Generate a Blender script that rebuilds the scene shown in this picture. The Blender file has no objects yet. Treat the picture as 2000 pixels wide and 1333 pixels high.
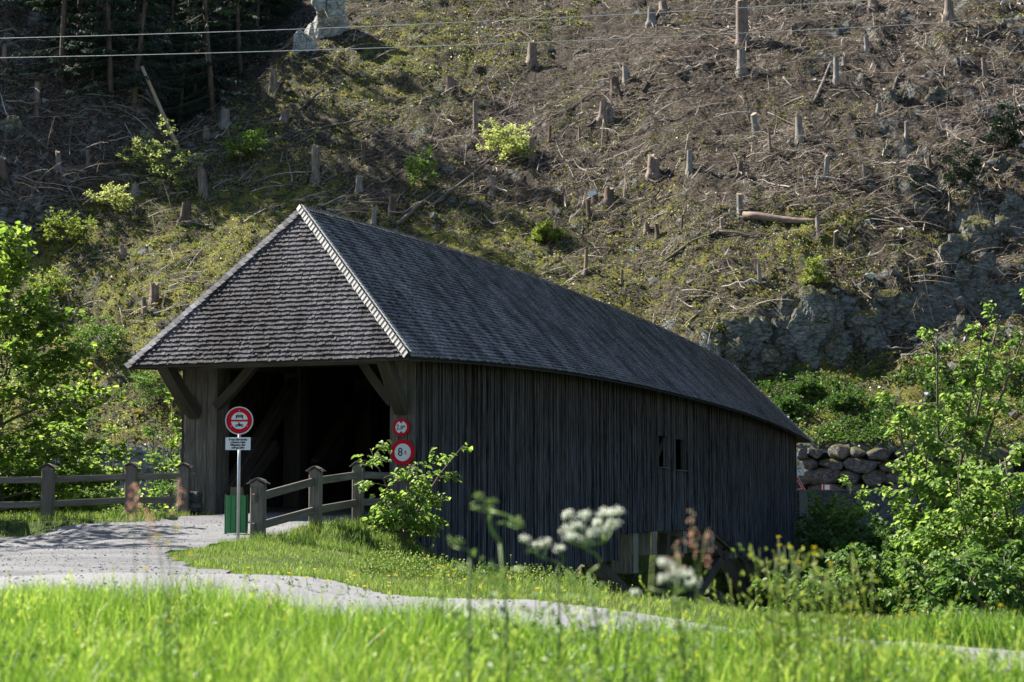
import bpy, math, random
import numpy as np
from mathutils import Vector, Matrix

# ------------------------------------------------------------------ camera, sky, sun, exposure
S = bpy.context.scene
W = bpy.data.worlds.new("World"); S.world = W; W.use_nodes = True
SUN_EL, SUN_AZ = math.radians(45), math.radians(-60)      # azimuth measured from +Y towards +X
nt = W.node_tree
sky = nt.nodes.new('ShaderNodeTexSky'); sky.sky_type = 'NISHITA'; sky.sun_disc = False
sky.sun_elevation = SUN_EL; sky.sun_rotation = SUN_AZ
bg = nt.nodes['Background']; bg.inputs['Strength'].default_value = 0.052
nt.links.new(sky.outputs[0], bg.inputs['Color'])
SUNV = Vector((math.sin(SUN_AZ)*math.cos(SUN_EL), math.cos(SUN_AZ)*math.cos(SUN_EL), math.sin(SUN_EL)))
sl = bpy.data.lights.new('sun', 'SUN'); sl.energy = 5.0; sl.angle = math.radians(0.5); sl.color = (1, 0.92, 0.79)
so = bpy.data.objects.new('sun', sl); S.collection.objects.link(so)
so.rotation_euler = SUNV.to_track_quat('Z', 'Y').to_euler()
F, PIT = 3350.0, math.atan(323.5/3350.0)
cd = bpy.data.cameras.new('camera'); cd.lens = F*36/2000; cd.sensor_width = 36; cd.clip_end = 3000; cd.clip_start = 0.2
cam = bpy.data.objects.new('camera', cd); S.collection.objects.link(cam); S.camera = cam
cam.location = (0, 0, 0); cam.rotation_euler = (math.pi/2+PIT, 0, 0)
cd.dof.use_dof = True; cd.dof.focus_distance = 40; cd.dof.aperture_fstop = 2.6
S.view_settings.view_transform = 'Standard'; S.view_settings.look = 'None'; S.view_settings.gamma = 1
S.view_settings.exposure = 1.70

# ------------------------------------------------------------------ helpers
col = S.collection
R = np.random.RandomState(7)
def ray(px, py):
    a, c = math.cos(PIT), math.sin(PIT)
    x, y, z = px-1000., F, 666.5-py
    d = np.array([x, y*a-z*c, y*c+z*a]); return d/d[1]
def at(px, py, Y): return ray(px, py)*Y
TH = math.atan(1185/F*math.cos(PIT))
BA = np.array([math.sin(TH), math.cos(TH), 0]); BL = np.array([-math.cos(TH), math.sin(TH), 0])
BO = np.array([-2.28, 40.4, 0.])
def B(u, v, z):
    u, v, z = np.broadcast_arrays(np.asarray(u, float), v, z)
    return BO + u[..., None]*BA + v[..., None]*BL + z[..., None]*np.array([0, 0, 1.])
def uv_of(x, y): return (x-BO[0])*BA[0]+(y-BO[1])*BA[1], (x-BO[0])*BL[0]+(y-BO[1])*BL[1]
def ss(a, b, x):
    t = np.clip((np.asarray(x, float)-a)/(b-a), 0, 1); return t*t*(3-2*t)
_T = np.random.RandomState(3).rand(256, 256)
def vn(x, y):
    xi = np.floor(x).astype(int); yi = np.floor(y).astype(int); fx = x-xi; fy = y-yi
    fx = fx*fx*(3-2*fx); fy = fy*fy*(3-2*fy); a, b, c, d = xi & 255, (xi+1) & 255, yi & 255, (yi+1) & 255
    return (_T[a, c]*(1-fx)+_T[b, c]*fx)*(1-fy)+(_T[a, d]*(1-fx)+_T[b, d]*fx)*fy-.5
def fbm(x, y, o=4):
    s = 0; a = 1.
    for i in range(o): s = s+a*vn(x*2**i+17.3*i, y*2**i+9.1*i); a *= .5
    return s

def wpos(o):
    p = np.zeros(3)
    while o is not None: p = p+np.array(o.location); o = o.parent
    return p
class M:
    """collects polygons; build() links them as one mesh object"""
    def __init__(s): s.v = []; s.f = []; s.r = []; s.l = []; s.n = 0; s.sm = []
    def add(s, v, f, rnd=None, lc=None, sm=False):
        v = np.asarray(v, float).reshape(-1, 3); f = np.asarray(f, int)
        s.v.append(v); s.f.append(f+s.n)
        if sm: s.sm.append(len(s.f)-1)
        if rnd is None: rnd = R.rand()
        s.r.append(np.broadcast_to(np.asarray(rnd, float), (len(v),)).copy())
        s.l.append(v.copy() if lc is None else np.asarray(lc, float).reshape(-1, 3)); s.n += len(v)
    def build(s, name, mat, parent=None, smooth=False):
        me = bpy.data.meshes.new(name); v = np.concatenate(s.v)
        off = np.zeros(3)
        if parent is not None: off = wpos(parent)
        me.vertices.add(len(v)); me.vertices.foreach_set('co', (v-off).ravel())
        sizes = np.concatenate([np.full(len(f), f.shape[1]) for f in s.f])
        idx = np.concatenate([f.ravel() for f in s.f])
        me.loops.add(len(idx)); me.loops.foreach_set('vertex_index', idx.astype(np.int32))
        me.polygons.add(len(sizes)); st = np.concatenate([[0], np.cumsum(sizes)[:-1]])
        me.polygons.foreach_set('loop_start', st.astype(np.int32)); me.polygons.foreach_set('loop_total', sizes.astype(np.int32))
        me.polygons.foreach_set('use_smooth', np.concatenate([np.full(len(f), smooth or k in s.sm) for k, f in enumerate(s.f)]))
        a = me.attributes.new('rnd', 'FLOAT', 'POINT'); a.data.foreach_set('value', np.concatenate(s.r))
        a = me.attributes.new('lc', 'FLOAT_VECTOR', 'POINT'); a.data.foreach_set('vector', np.concatenate(s.l).ravel())
        me.update(calc_edges=True); me.materials.append(mat)
        o = bpy.data.objects.new(name, me); col.objects.link(o)
        if parent is not None: o.parent = parent
        return o
def tag(o, label=None, cat=None, group=None, kind=None):
    for k, x in (('label', label), ('category', cat), ('group', group), ('kind', kind)):
        if x: o[k] = x
    return o
def empty(name, loc, label, cat, group=None):
    o = bpy.data.objects.new(name, None); o.empty_display_size = .3; col.objects.link(o); o.location = tuple(float(x) for x in loc)
    return tag(o, label, cat, group)
def copy_tree(o, parent=None):
    c = o.copy(); col.objects.link(c); c.parent = parent
    for ch in list(o.children): copy_tree(ch, c)
    return c
BOXF = np.array([[0, 3, 2, 1], [4, 5, 6, 7], [0, 1, 5, 4], [1, 2, 6, 5], [2, 3, 7, 6], [3, 0, 4, 7]])
def unit(a): a = np.asarray(a, float); return a/np.maximum(np.linalg.norm(a, axis=-1, keepdims=True), 1e-9)
def bar(m, p0, p1, w, h, side=None, ch=.012, rnd=None):
    """chamfered beam p0-p1, w along side vector, h across"""
    p0 = np.asarray(p0, float); p1 = np.asarray(p1, float); d = p1-p0; L = np.linalg.norm(d); d = d/L
    sd = np.array([1., 0, 0]) if side is None else np.asarray(side, float); sd = unit(sd-d*(sd@d)); up = np.cross(d, sd)
    a, b = w/2, h/2; c = min(ch, a*.4, b*.4)
    pts = np.array([[a-c, -b], [a, -b+c], [a, b-c], [a-c, b], [-a+c, b], [-a, b-c], [-a, -b+c], [-a+c, -b]])
    v = np.concatenate([p+pts[:, :1]*sd+pts[:, 1:]*up for p in (p0, p1)])
    o = R.rand(3)*50; lc = np.concatenate([np.c_[pts, np.full(8, t)] for t in (0, L)])+o
    k = np.arange(8); q = np.c_[k, (k+1) % 8, (k+1) % 8+8, k+8]; r = R.rand() if rnd is None else rnd
    m.add(v, q, r, lc); m.f.append(np.array([k[::-1]])+m.n-16); m.f.append(np.array([k+8])+m.n-16)
def boxes(m, C, rnd, lc=None):
    """C (N,8,3) corners"""
    n = len(C); f = (BOXF[None]+8*np.arange(n)[:, None, None]).reshape(-1, 4)
    m.add(C.reshape(-1, 3), f, np.repeat(rnd, 8), None if lc is None else lc.reshape(-1, 3))
def tubes(m, P, Rr, sides=4, rnd=None):
    """P (N,K,3) paths, Rr (N,K) radii"""
    P = np.asarray(P, float); N, K, _ = P.shape; T = unit(np.gradient(P, axis=1))
    ref = np.where(np.abs(T[:, :1, 2:3]) > .8, np.array([1., 0, 0]), np.array([0, 0, 1.])); a = unit(np.cross(T, ref)); b = np.cross(T, a)
    th = np.arange(sides)*2*math.pi/sides
    V = P[:, :, None]+Rr[:, :, None, None]*(np.cos(th)[:, None]*a[:, :, None]+np.sin(th)[:, None]*b[:, :, None])
    k = np.arange(K-1)[:, None]*sides; j = np.arange(sides)[None]
    q = np.stack([k+j, k+(j+1) % sides, k+sides+(j+1) % sides, k+sides+j], -1).reshape(-1, 4)
    q = (q[None]+(np.arange(N)*K*sides)[:, None, None]).reshape(-1, 4)
    L = np.concatenate([np.zeros((N, 1)), np.cumsum(np.linalg.norm(np.diff(P, axis=1), axis=2), 1)], 1)
    lc = np.stack([np.broadcast_to(np.cos(th), (N, K, sides))*.1, np.broadcast_to(np.sin(th), (N, K, sides))*.1, np.broadcast_to(L[:, :, None], (N, K, sides))], -1)
    rr = R.rand(N) if rnd is None else np.broadcast_to(rnd, (N,))
    lc = lc+(rr*57)[:, None, None, None]
    m.add(V.reshape(-1, 3), q, np.repeat(rr, K*sides), lc.reshape(-1, 3), True)
    if sides > 4:                                           # end caps
        for i in range(N):
            base = m.n-N*K*sides+i*K*sides
            m.f.append(np.array([base+np.arange(sides)[::-1]])); m.f.append(np.array([base+(K-1)*sides+np.arange(sides)]))
def leaves(m, C, D, Nn, s, rnd=None, wid=.75, fold=.18):
    n = len(C); D = unit(D); Sd = unit(np.cross(D, Nn)); Nn = np.cross(Sd, D); s = np.broadcast_to(s, (n,))[:, None]
    k = [(0, 0, 0), (.28, -.5, 1), (.68, -.38, 1), (1, 0, -.15), (.68, .38, 1), (.28, .5, 1)]
    V = np.stack([C+s*(a*D+b*wid*Sd+abs(c)*fold*np.sign(c)*Nn) for a, b, c in k], 1)
    q = np.array([[0, 3, 2, 1], [0, 5, 4, 3]]); q = (q[None]+6*np.arange(n)[:, None, None]).reshape(-1, 4)
    r = R.rand(n) if rnd is None else rnd
    m.add(V.reshape(-1, 3), q, np.repeat(r, 6))
def rand_dirs(n): return unit(R.randn(n, 3))

# ------------------------------------------------------------------ materials
def mat(name, f, rough=.8, spec=.3):
    m = bpy.data.materials.new(name); m.use_nodes = True; n = m.node_tree; n.nodes.clear()
    out = n.nodes.new('ShaderNodeOutputMaterial'); b = n.nodes.new('ShaderNodeBsdfPrincipled')
    b.inputs['Roughness'].default_value = rough; b.inputs['Specular IOR Level'].default_value = spec
    n.links.new(b.outputs[0], out.inputs[0]); g = G(n, b, out); c = f(g)
    if c is not None: g.col(c)
    return m
class G:
    def __init__(s, n, b, out): s.n = n; s.b = b; s.out = out
    def node(s, t, ins=None, **kw):
        x = s.n.nodes.new(t)
        for k, v in kw.items(): setattr(x, k, v)
        for k, v in (ins or {}).items():
            if isinstance(v, bpy.types.NodeSocket): s.n.links.new(v, x.inputs[k])
            else: x.inputs[k].default_value = v
        return x
    def attr(s, name, vec=False): return s.node('ShaderNodeAttribute', attribute_name=name).outputs['Vector' if vec else 'Fac']
    def obj(s): return s.node('ShaderNodeTexCoord').outputs['Object']
    def geo(s, k='Position'): return s.node('ShaderNodeNewGeometry').outputs[k]
    def scale(s, v, sc): return s.node('ShaderNodeVectorMath', {0: v, 1: sc}, operation='MULTIPLY').outputs[0]
    def noise(s, v, sc, det=4, rough=.6, dist=0):
        return s.node('ShaderNodeTexNoise', {'Vector': v, 'Scale': sc, 'Detail': det, 'Roughness': rough, 'Distortion': dist}).outputs['Fac']
    def vor(s, v, sc, feat='F1', out='Distance'): return s.node('ShaderNodeTexVoronoi', {'Vector': v, 'Scale': sc}, feature=feat).outputs[out]
    def ramp(s, f, stops):
        r = s.node('ShaderNodeValToRGB', {'Fac': f}); e = r.color_ramp.elements
        while len(e) < len(stops): e.new(.5)
        for el, (p, c) in zip(e, stops): el.position = p; el.color = (*c, 1) if isinstance(c, tuple) else (c, c, c, 1)
        return r.outputs[0]
    def mix(s, f, a, b, mode='MIX'):
        x = s.node('ShaderNodeMix', data_type='RGBA', blend_type=mode)
        for i, v in ((0, f), (6, a), (7, b)):
            if isinstance(v, bpy.types.NodeSocket): s.n.links.new(v, x.inputs[i])
            else: x.inputs[i].default_value = (*v, 1) if isinstance(v, tuple) else v
        return x.outputs[2]
    def math(s, op, a, b=0.): return s.node('ShaderNodeMath', {0: a, 1: b}, operation=op).outputs[0]
    def col(s, c):
        if isinstance(c, tuple): s.b.inputs['Base Color'].default_value = (*c, 1)
        else: s.n.links.new(c, s.b.inputs['Base Color'])
    def bump(s, h, st=.5, d=.02):
        x = s.node('ShaderNodeBump', {'Height': h, 'Strength': st, 'Distance': d}); s.n.links.new(x.outputs[0], s.b.inputs['Normal'])

def wood(dark, light, tint=None, rough=.8, grain=(26, 26, 1.6), st=.6, spec=.3):
    def f(g):
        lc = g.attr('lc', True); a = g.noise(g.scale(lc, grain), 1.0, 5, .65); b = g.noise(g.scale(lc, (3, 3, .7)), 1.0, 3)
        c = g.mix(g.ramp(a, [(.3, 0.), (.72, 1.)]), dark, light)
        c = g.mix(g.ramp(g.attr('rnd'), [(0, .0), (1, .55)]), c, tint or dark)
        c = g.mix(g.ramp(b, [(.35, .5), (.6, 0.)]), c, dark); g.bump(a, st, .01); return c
    return mat('weathered_wood', f, rough, spec)
def leafm(c1, c2, c3=None, tr=.45, rough=.5, hue=.485, val=1.6):
    m = bpy.data.materials.new('leaf'); m.use_nodes = True; n = m.node_tree; n.nodes.clear()
    out = n.nodes.new('ShaderNodeOutputMaterial'); b = n.nodes.new('ShaderNodeBsdfPrincipled'); g = G(n, b, out)
    b.inputs['Roughness'].default_value = rough; b.inputs['Specular IOR Level'].default_value = .35
    c = g.ramp(g.attr('rnd'), [(0, c1), (.55, c2), (1, c3 or c2)]); g.col(c)
    t = g.node('ShaderNodeBsdfTranslucent'); hs = g.node('ShaderNodeHueSaturation', {'Hue': hue, 'Saturation': 1.05, 'Value': val, 'Color': c})
    n.links.new(hs.outputs[0], t.inputs[0]); mx = g.node('ShaderNodeMixShader', {0: tr}); n.links.new(b.outputs[0], mx.inputs[1]); n.links.new(t.outputs[0], mx.inputs[2])
    n.links.new(mx.outputs[0], out.inputs[0]); return m
def plain(name, c, rough=.5, spec=.5, metal=0, var=.15):
    def f(g):
        g.b.inputs['Metallic'].default_value = metal; n = g.noise(g.obj(), 9, 5, .7); g.bump(n, .08, .01)
        return g.mix(g.ramp(n, [(.35, var), (.65, 0.)]), c, tuple(x*.55 for x in c))
    return mat(name, f, rough, spec)
def rockf(g, c1, c2, moss=.3, sc=1.):
    p = g.obj(); n = g.noise(p, 1.3*sc, 8, .68, .5); v = g.vor(g.scale(p, (1, 1, 2.2)), 1.6*sc, 'DISTANCE_TO_EDGE'); s = g.noise(g.scale(p, (1, 1, 5)), 2.5*sc, 6, .7)
    c = g.mix(g.ramp(n, [(.36, 0.), (.66, 1.)]), c1, c2); c = g.mix(g.ramp(s, [(.4, .65), (.56, 0.)]), c, tuple(x*.35 for x in c1)); c = g.mix(g.ramp(g.vor(g.scale(p, (.8, .8, 1.6)), .9*sc, 'DISTANCE_TO_EDGE'), [(.0, .9), (.035, 0.)]), c, tuple(x*.15 for x in c1)); c = g.mix(g.ramp(v, [(.0, .7), (.03, 0.)]), c, tuple(x*.2 for x in c1))
    nz = g.node('ShaderNodeSeparateXYZ', {0: g.geo('Normal')}).outputs[2]
    mk = g.math('ADD', g.math('MULTIPLY', nz, .55), g.math('MULTIPLY', g.noise(p, 2.2, 6, .7), .9))
    c = g.mix(g.ramp(mk, [(.78-moss*.4, 0.), (.92-moss*.4, 1.)]), c, g.mix(n, (.035, .04, .012), (.12, .105, .025)))
    g.bump(g.math('ADD', g.math('MULTIPLY', n, 1.2), g.math('MULTIPLY', g.ramp(v, [(0, 0.), (.06, 1.)]), .3)), 1., .12); return c
MT = {}
MT['planks'] = mat('dark_plank', lambda g: (lambda lc: (lambda a, b, z: (g.bump(a, .7, .01), g.mix(g.ramp(z, [(.12, 0.), (.95, 1.)]),
        g.mix(g.ramp(a, [(.42, 0.), (.74, 1.)]), g.mix(g.ramp(g.attr('rnd'), [(0, 0.), (.55, .22), (1, 1.)]), (.002, .0035, .008), (.016, .021, .031)), (.17, .185, .215)),
        g.mix(g.ramp(a, [(.42, 0.), (.74, 1.)]), g.mix(g.ramp(g.attr('rnd'), [(0, 0.), (.55, .22), (1, 1.)]), (.004, .003, .003), (.024, .018, .016)), (.16, .12, .095))))[1])(
            g.noise(g.scale(lc, (22, 22, 1.1)), 1, 5, .7), 0, g.math('ADD', g.math('MULTIPLY', g.node('ShaderNodeSeparateXYZ', {0: g.attr('hh', True)}).outputs[0], 1.), g.math('MULTIPLY', g.math('SUBTRACT', g.noise(g.scale(lc, (1.2, 1.2, .25)), 1, 3), .5), 1.2))))(g.attr('lc', True)), .75, .35)
MT['wood'] = wood((.05, .046, .042), (.23, .21, .19), (.11, .10, .095))
MT['postwood'] = wood((.045, .040, .035), (.24, .22, .195), (.115, .10, .09))
MT['fence'] = wood((.06, .052, .045), (.27, .245, .21), (.15, .13, .11))
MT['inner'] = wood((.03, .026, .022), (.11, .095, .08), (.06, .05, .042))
MT['panel'] = wood((.09, .085, .07), (.34, .32, .27), (.20, .19, .155))
MT['shingle'] = mat('wood_shingle', lambda g: (lambda a, b: (g.bump(a, .7, .008),
        g.mix(g.ramp(b, [(.40, .75), (.60, 0.)]), g.mix(g.ramp(a, [(.34, 0.), (.75, .8)]), g.mix(g.ramp(g.attr('rnd'), [(0, 0.), (.6, .45), (.9, .8), (1, 1.)]), (.040, .039, .046), (.30, .295, .325)), (.52, .51, .54)), (.020, .019, .023)))[1])(
        g.noise(g.scale(g.attr('lc', True), (60, 60, 5)), 1, 4, .7), g.noise(g.scale(g.attr('lc', True), (2.2, 2.2, .8)), 1, 5, .7)), .75, .3)
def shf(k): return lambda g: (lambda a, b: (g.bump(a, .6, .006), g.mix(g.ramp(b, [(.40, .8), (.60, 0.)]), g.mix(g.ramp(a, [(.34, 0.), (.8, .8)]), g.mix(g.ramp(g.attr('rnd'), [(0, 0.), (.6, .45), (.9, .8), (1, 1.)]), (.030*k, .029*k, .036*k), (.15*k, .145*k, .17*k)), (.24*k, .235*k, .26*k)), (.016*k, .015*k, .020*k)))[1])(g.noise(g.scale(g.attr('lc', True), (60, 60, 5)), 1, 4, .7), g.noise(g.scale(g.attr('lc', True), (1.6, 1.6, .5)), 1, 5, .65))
MT['shingle_dimmed'] = mat('dimmed_shingle', shf(.72), .8, .2)  # shingle colours lowered to dim the sunlit front hip
MT['cap'] = wood((.22, .215, .21), (.62, .61, .60), (.42, .41, .41), rough=.6)  # right front hip cap only: paled so its strip looks sunlit
MT['bark'] = wood((.05, .04, .032), (.19, .15, .12), (.09, .075, .06), grain=(14, 14, 3))
MT['stump'] = wood((.05, .04, .034), (.36, .31, .275), (.22, .13, .10), grain=(9, 9, 1.6))
MT['stump_grey'] = wood((.07, .065, .06), (.38, .36, .34), (.20, .185, .17), grain=(9, 9, 1.6)); MT['stump_dark'] = wood((.03, .024, .02), (.20, .15, .12), (.10, .07, .055), grain=(9, 9, 1.6))
MT['cut'] = wood((.25, .19, .14), (.48, .39, .30), (.36, .26, .19))
MT['twig'] = mat('dead_twig', lambda g: g.ramp(g.attr('rnd'), [(0, (.045, .034, .028)), (.4, (.14, .108, .088)), (.75, (.30, .255, .215)), (.93, (.50, .45, .40)), (1, (.66, .61, .56))]), .8)
MT['steel'] = plain('galvanised_steel', (.46, .48, .50), .42, .5, .6)
MT['red'] = plain('sign_red', (.52, .003, .018), .6, .15); MT['white'] = plain('sign_white', (.66, .70, .72), .6, .2, 0, .05); MT['black'] = plain('sign_black', (.012, .012, .016), .45)
MT['yellow'] = plain('sign_yellow', (.75, .48, .03), .4); MT['blue'] = plain('sign_blue', (.08, .14, .36), .4)
MT['green'] = plain('green_paint', (.018, .19, .055), .4, .5, 0, .35); MT['dgreen'] = plain('dark_green_paint', (.012, .055, .03), .5)
MT['rock'] = mat('rock', lambda g: rockf(g, (.07, .078, .078), (.30, .32, .31), .46), .85)
MT['crag'] = mat('pale_crag', lambda g: rockf(g, (.34, .36, .36), (.66, .69, .68), .1), .85)
MT['boulder'] = mat('boulder', lambda g: rockf(g, (.07, .07, .073), (.19, .19, .195), .25, 2.5), .85)
MT['paleboulder'] = mat('pale_boulder', lambda g: rockf(g, (.17, .155, .13), (.32, .29, .25), .0, 2.5), .85)
MT['wallstone'] = mat('masonry', lambda g: (lambda p, w: (g.bump(w, .8, .05), g.mix(g.ramp(w, [(.02, 0.), (.09, 1.)]), (.06, .06, .055),
        g.mix(g.noise(p, 7, 5), (.06, .06, .062), g.mix(g.vor(g.scale(p, (1, 1, 1.7)), 2.6, 'F1', 'Color'), (.10, .10, .105), (.27, .27, .28)))))[1])(g.obj(), g.vor(g.scale(g.obj(), (1, 1, 1.7)), 2.6, 'DISTANCE_TO_EDGE')), .9)
MT['concrete'] = plain('pale_concrete', (.22, .23, .225), .85, .2, 0, .7)
def fgravel(g):
    p = g.geo(); a = g.noise(p, 15, 5, .9); b = g.noise(g.scale(p, (.35, 1.3, 1)), .9, 5, .6); c = g.noise(p, 6, 7, .8); g.bump(g.math('ADD', a, g.math('MULTIPLY', c, 1.2)), .9, .02)
    k = g.mix(g.ramp(a, [(.3, 0.), (.7, 1.)]), (.045, .048, .056), (.19, .195, .215)); k = g.mix(g.ramp(b, [(.42, 0.), (.6, .5)]), k, (.225, .232, .255)); k = g.mix(g.math('MULTIPLY', g.attr('lane'), .9), k, g.mix(a, (.165, .17, .185), (.26, .268, .29)))
    return g.mix(g.ramp(c, [(.3, .45), (.5, 0.)]), k, (.11, .11, .115))
MT['gravel'] = mat('gravel', fgravel, .8, .25)
MT['ground'] = mat('meadow_soil', lambda g: (lambda p: g.mix(g.ramp(g.noise(p, 3, 6), [(.4, 0.), (.6, 1.)]), (.022, .035, .012), (.055, .075, .022)))(g.geo()), .95, .1)
def fhill(g):
    p = g.geo(); gr = g.attr('green'); dk = g.attr('scree'); n1 = g.noise(p, .9, 9, .68, .4); n2 = g.noise(p, 4.5, 8, .75); n3 = g.noise(p, .22, 5, .6); n4 = g.noise(p, 16, 5, .8)
    k = g.mix(g.ramp(n2, [(.40, 0.), (.52, .28), (.68, 1.)]), (.009, .0075, .0065), (.21, .172, .135)); k = g.mix(g.ramp(n4, [(.60, 0.), (.72, .75)]), k, (.48, .43, .365))  # near-black noise in the litter colour stands in for shadowed gaps
    k = g.mix(g.ramp(g.math('MULTIPLY', dk, g.math('ADD', n2, .5)), [(.3, 0.), (.8, .8)]), k, g.mix(n4, (.05, .05, .052), (.27, .265, .26)))
    mk = g.math('ADD', g.math('MULTIPLY', g.math('SUBTRACT', n1, .5), 2.4), g.math('SUBTRACT', gr, .5)); ms = g.mix(n4, (.04, .04, .010), (.34, .31, .065))
    k = g.mix(g.ramp(mk, [(.42, 0.), (.60, .85)]), k, ms)
    mk2 = g.math('ADD', g.math('MULTIPLY', g.math('SUBTRACT', g.noise(p, 1.7, 8, .7), .5), 2.6), g.math('SUBTRACT', gr, .62)); k = g.mix(g.ramp(mk2, [(.45, 0.), (.62, .8)]), k, g.mix(n4, (.018, .04, .008), (.12, .20, .035)))
    nz = g.node('ShaderNodeSeparateXYZ', {0: g.geo('True Normal')}).outputs[2]; r = g.math('ADD', nz, g.math('MULTIPLY', g.math('SUBTRACT', g.noise(p, .55, 7, .7), .5), 1.5))
    rk = g.mix(g.ramp(g.noise(g.scale(p, (1, 1, 3)), 1.4, 8, .72), [(.35, 0.), (.62, 1.)]), (.03, .032, .032), (.27, .29, .285)); k = g.mix(g.ramp(r, [(.34, 1.), (.46, 0.)]), k, rk)
    g.bump(g.math('ADD', n2, g.math('MULTIPLY', n4, .5)), 1., .22); return k
MT['hill'] = mat('cleared_slope', fhill, .92, .15)
MT['grassF'] = leafm((.020, .068, .010), (.098, .205, .025), (.29, .39, .085), .52, .4, .489, 1.75)
MT['grassV'] = leafm((.045, .10, .018), (.11, .20, .035), (.28, .30, .10), .45, hue=.49)
MT['maple'] = leafm((.06, .13, .025), (.12, .21, .035), (.23, .31, .07), .58)
MT['lime'] = leafm((.07, .15, .03), (.14, .25, .05), (.25, .35, .10), .5)
MT['bush'] = leafm((.035, .09, .02), (.07, .15, .03), (.13, .22, .05), .45)
MT['darkbush'] = leafm((.02, .06, .012), (.04, .10, .018), (.08, .16, .03), .35)
MT['pale'] = leafm((.16, .22, .06), (.30, .37, .12), (.42, .48, .18), .5)
MT['moss'] = leafm((.05, .06, .012), (.16, .16, .025), (.32, .29, .06), .2)
MT['moss2'] = leafm((.03, .04, .010), (.07, .085, .018), (.15, .13, .03), .2)
MT['herb'] = leafm((.05, .10, .015), (.14, .21, .035), (.30, .36, .09), .45)
MT['needle'] = leafm((.010, .024, .014), (.018, .042, .022), (.03, .06, .03), .12, .7)
MT['stem'] = leafm((.10, .17, .05), (.16, .26, .07), None, .25); MT['petalY'] = leafm((.78, .66, .015), (.84, .74, .03), None, .3, hue=.5, val=1.)
MT['petalW'] = leafm((.55, .6, .52), (.74, .77, .70), None, .3, hue=.5, val=1.); MT['petalR'] = leafm((.34, .17, .13), (.46, .27, .21), (.45, .36, .26), .45)
MT['cable'] = plain('cable', (.55, .57, .60), .4, .5, .5)

# ------------------------------------------------------------------ terrain
HH = (math.sin(math.radians(12)), math.cos(math.radians(12)))
def qm(x, y): return x*HH[0]+y*HH[1], -x*HH[1]+y*HH[0]
CP = np.array([(-14, 44, -.9), (-9, 44, -.5), (-10.6, 38.7, -.27), (-8.7, 39.4, -.24), (-7.6, 40.2, -.22), (-14, 38.5, -.3), (-11, 36.9, -.70), (-8, 38.3, -.42), (-6.5, 38, -.45), (-3.4, 40, -.2), (-4.6, 38, -.36), (-6.0, 41.8, -.2), (-3.2, 40.2, -.22), (-3.1, 38.5, -.32), (-3.9, 36.2, -.42),
    (-4.9, 34, -.63), (-5.5, 35.5, -.6), (-5.4, 34, -.72), (-6, 30, -.78), (-10, 32, -.80), (-4, 30, -.85), (-16, 32, -.85), (-6, 24, -.82), (-3.6, 21, -.83), (0, 18, -1.0), (3, 14.3, -1.14), (6, 10, -1.12), (0, 11.5, -1.0), (-4, 13.6, -.92), (-10, 18, -.88), (0, 6, -1.0), (5, 5, -1.1), (-5, 6, -1.0), (0, 0, -1.25), (2, 8.2, -1.03), (4, 7, -1.08), (1, 9.5, -1.03), (-3, 10, -.95),
    (-2.6, 37.6, -.75), (-3.6, 33.5, -.8), (-2.3, 34, -1.1), (-1.6, 38, -1.45), (-.5, 40, -1.9), (-2, 30, -1.15), (0, 30, -1.35), (0, 34, -2.2), (-1, 35, -2.0), (0, 25, -1.15), (1.5, 22, -1.22), (2, 28, -1.85), (3, 24, -1.62), (2, 24, -1.5), (6, 24, -1.9), (3, 33, -3), (4, 20, -1.35), (4.5, 24, -1.75), (5, 30, -2.9), (9, 24, -1.7), (9, 30, -2.6), (1, 42, -3), (4, 40, -4), (10, 16, -1.4), (20, 20, -2), (20, 40, -5), (-2.4, 40.6, -1.2), (-1.5, 42, -1.8), (-25, 38, -.5), (-25, 25, -.9), (-40, 30, 0)])
def near(x, y):
    num = 0; den = 0
    for a, b, c in CP:
        w = 1/((x-a)**2+(y-b)**2+.25)**2.2; num = num+w*c; den = den+w
    return num/den
EQ = ([98, 118.9, 130.5, 143.5, 155.2, 185], [72, 61.1, 55.8, 51.2, 48.2, 42])
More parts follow.
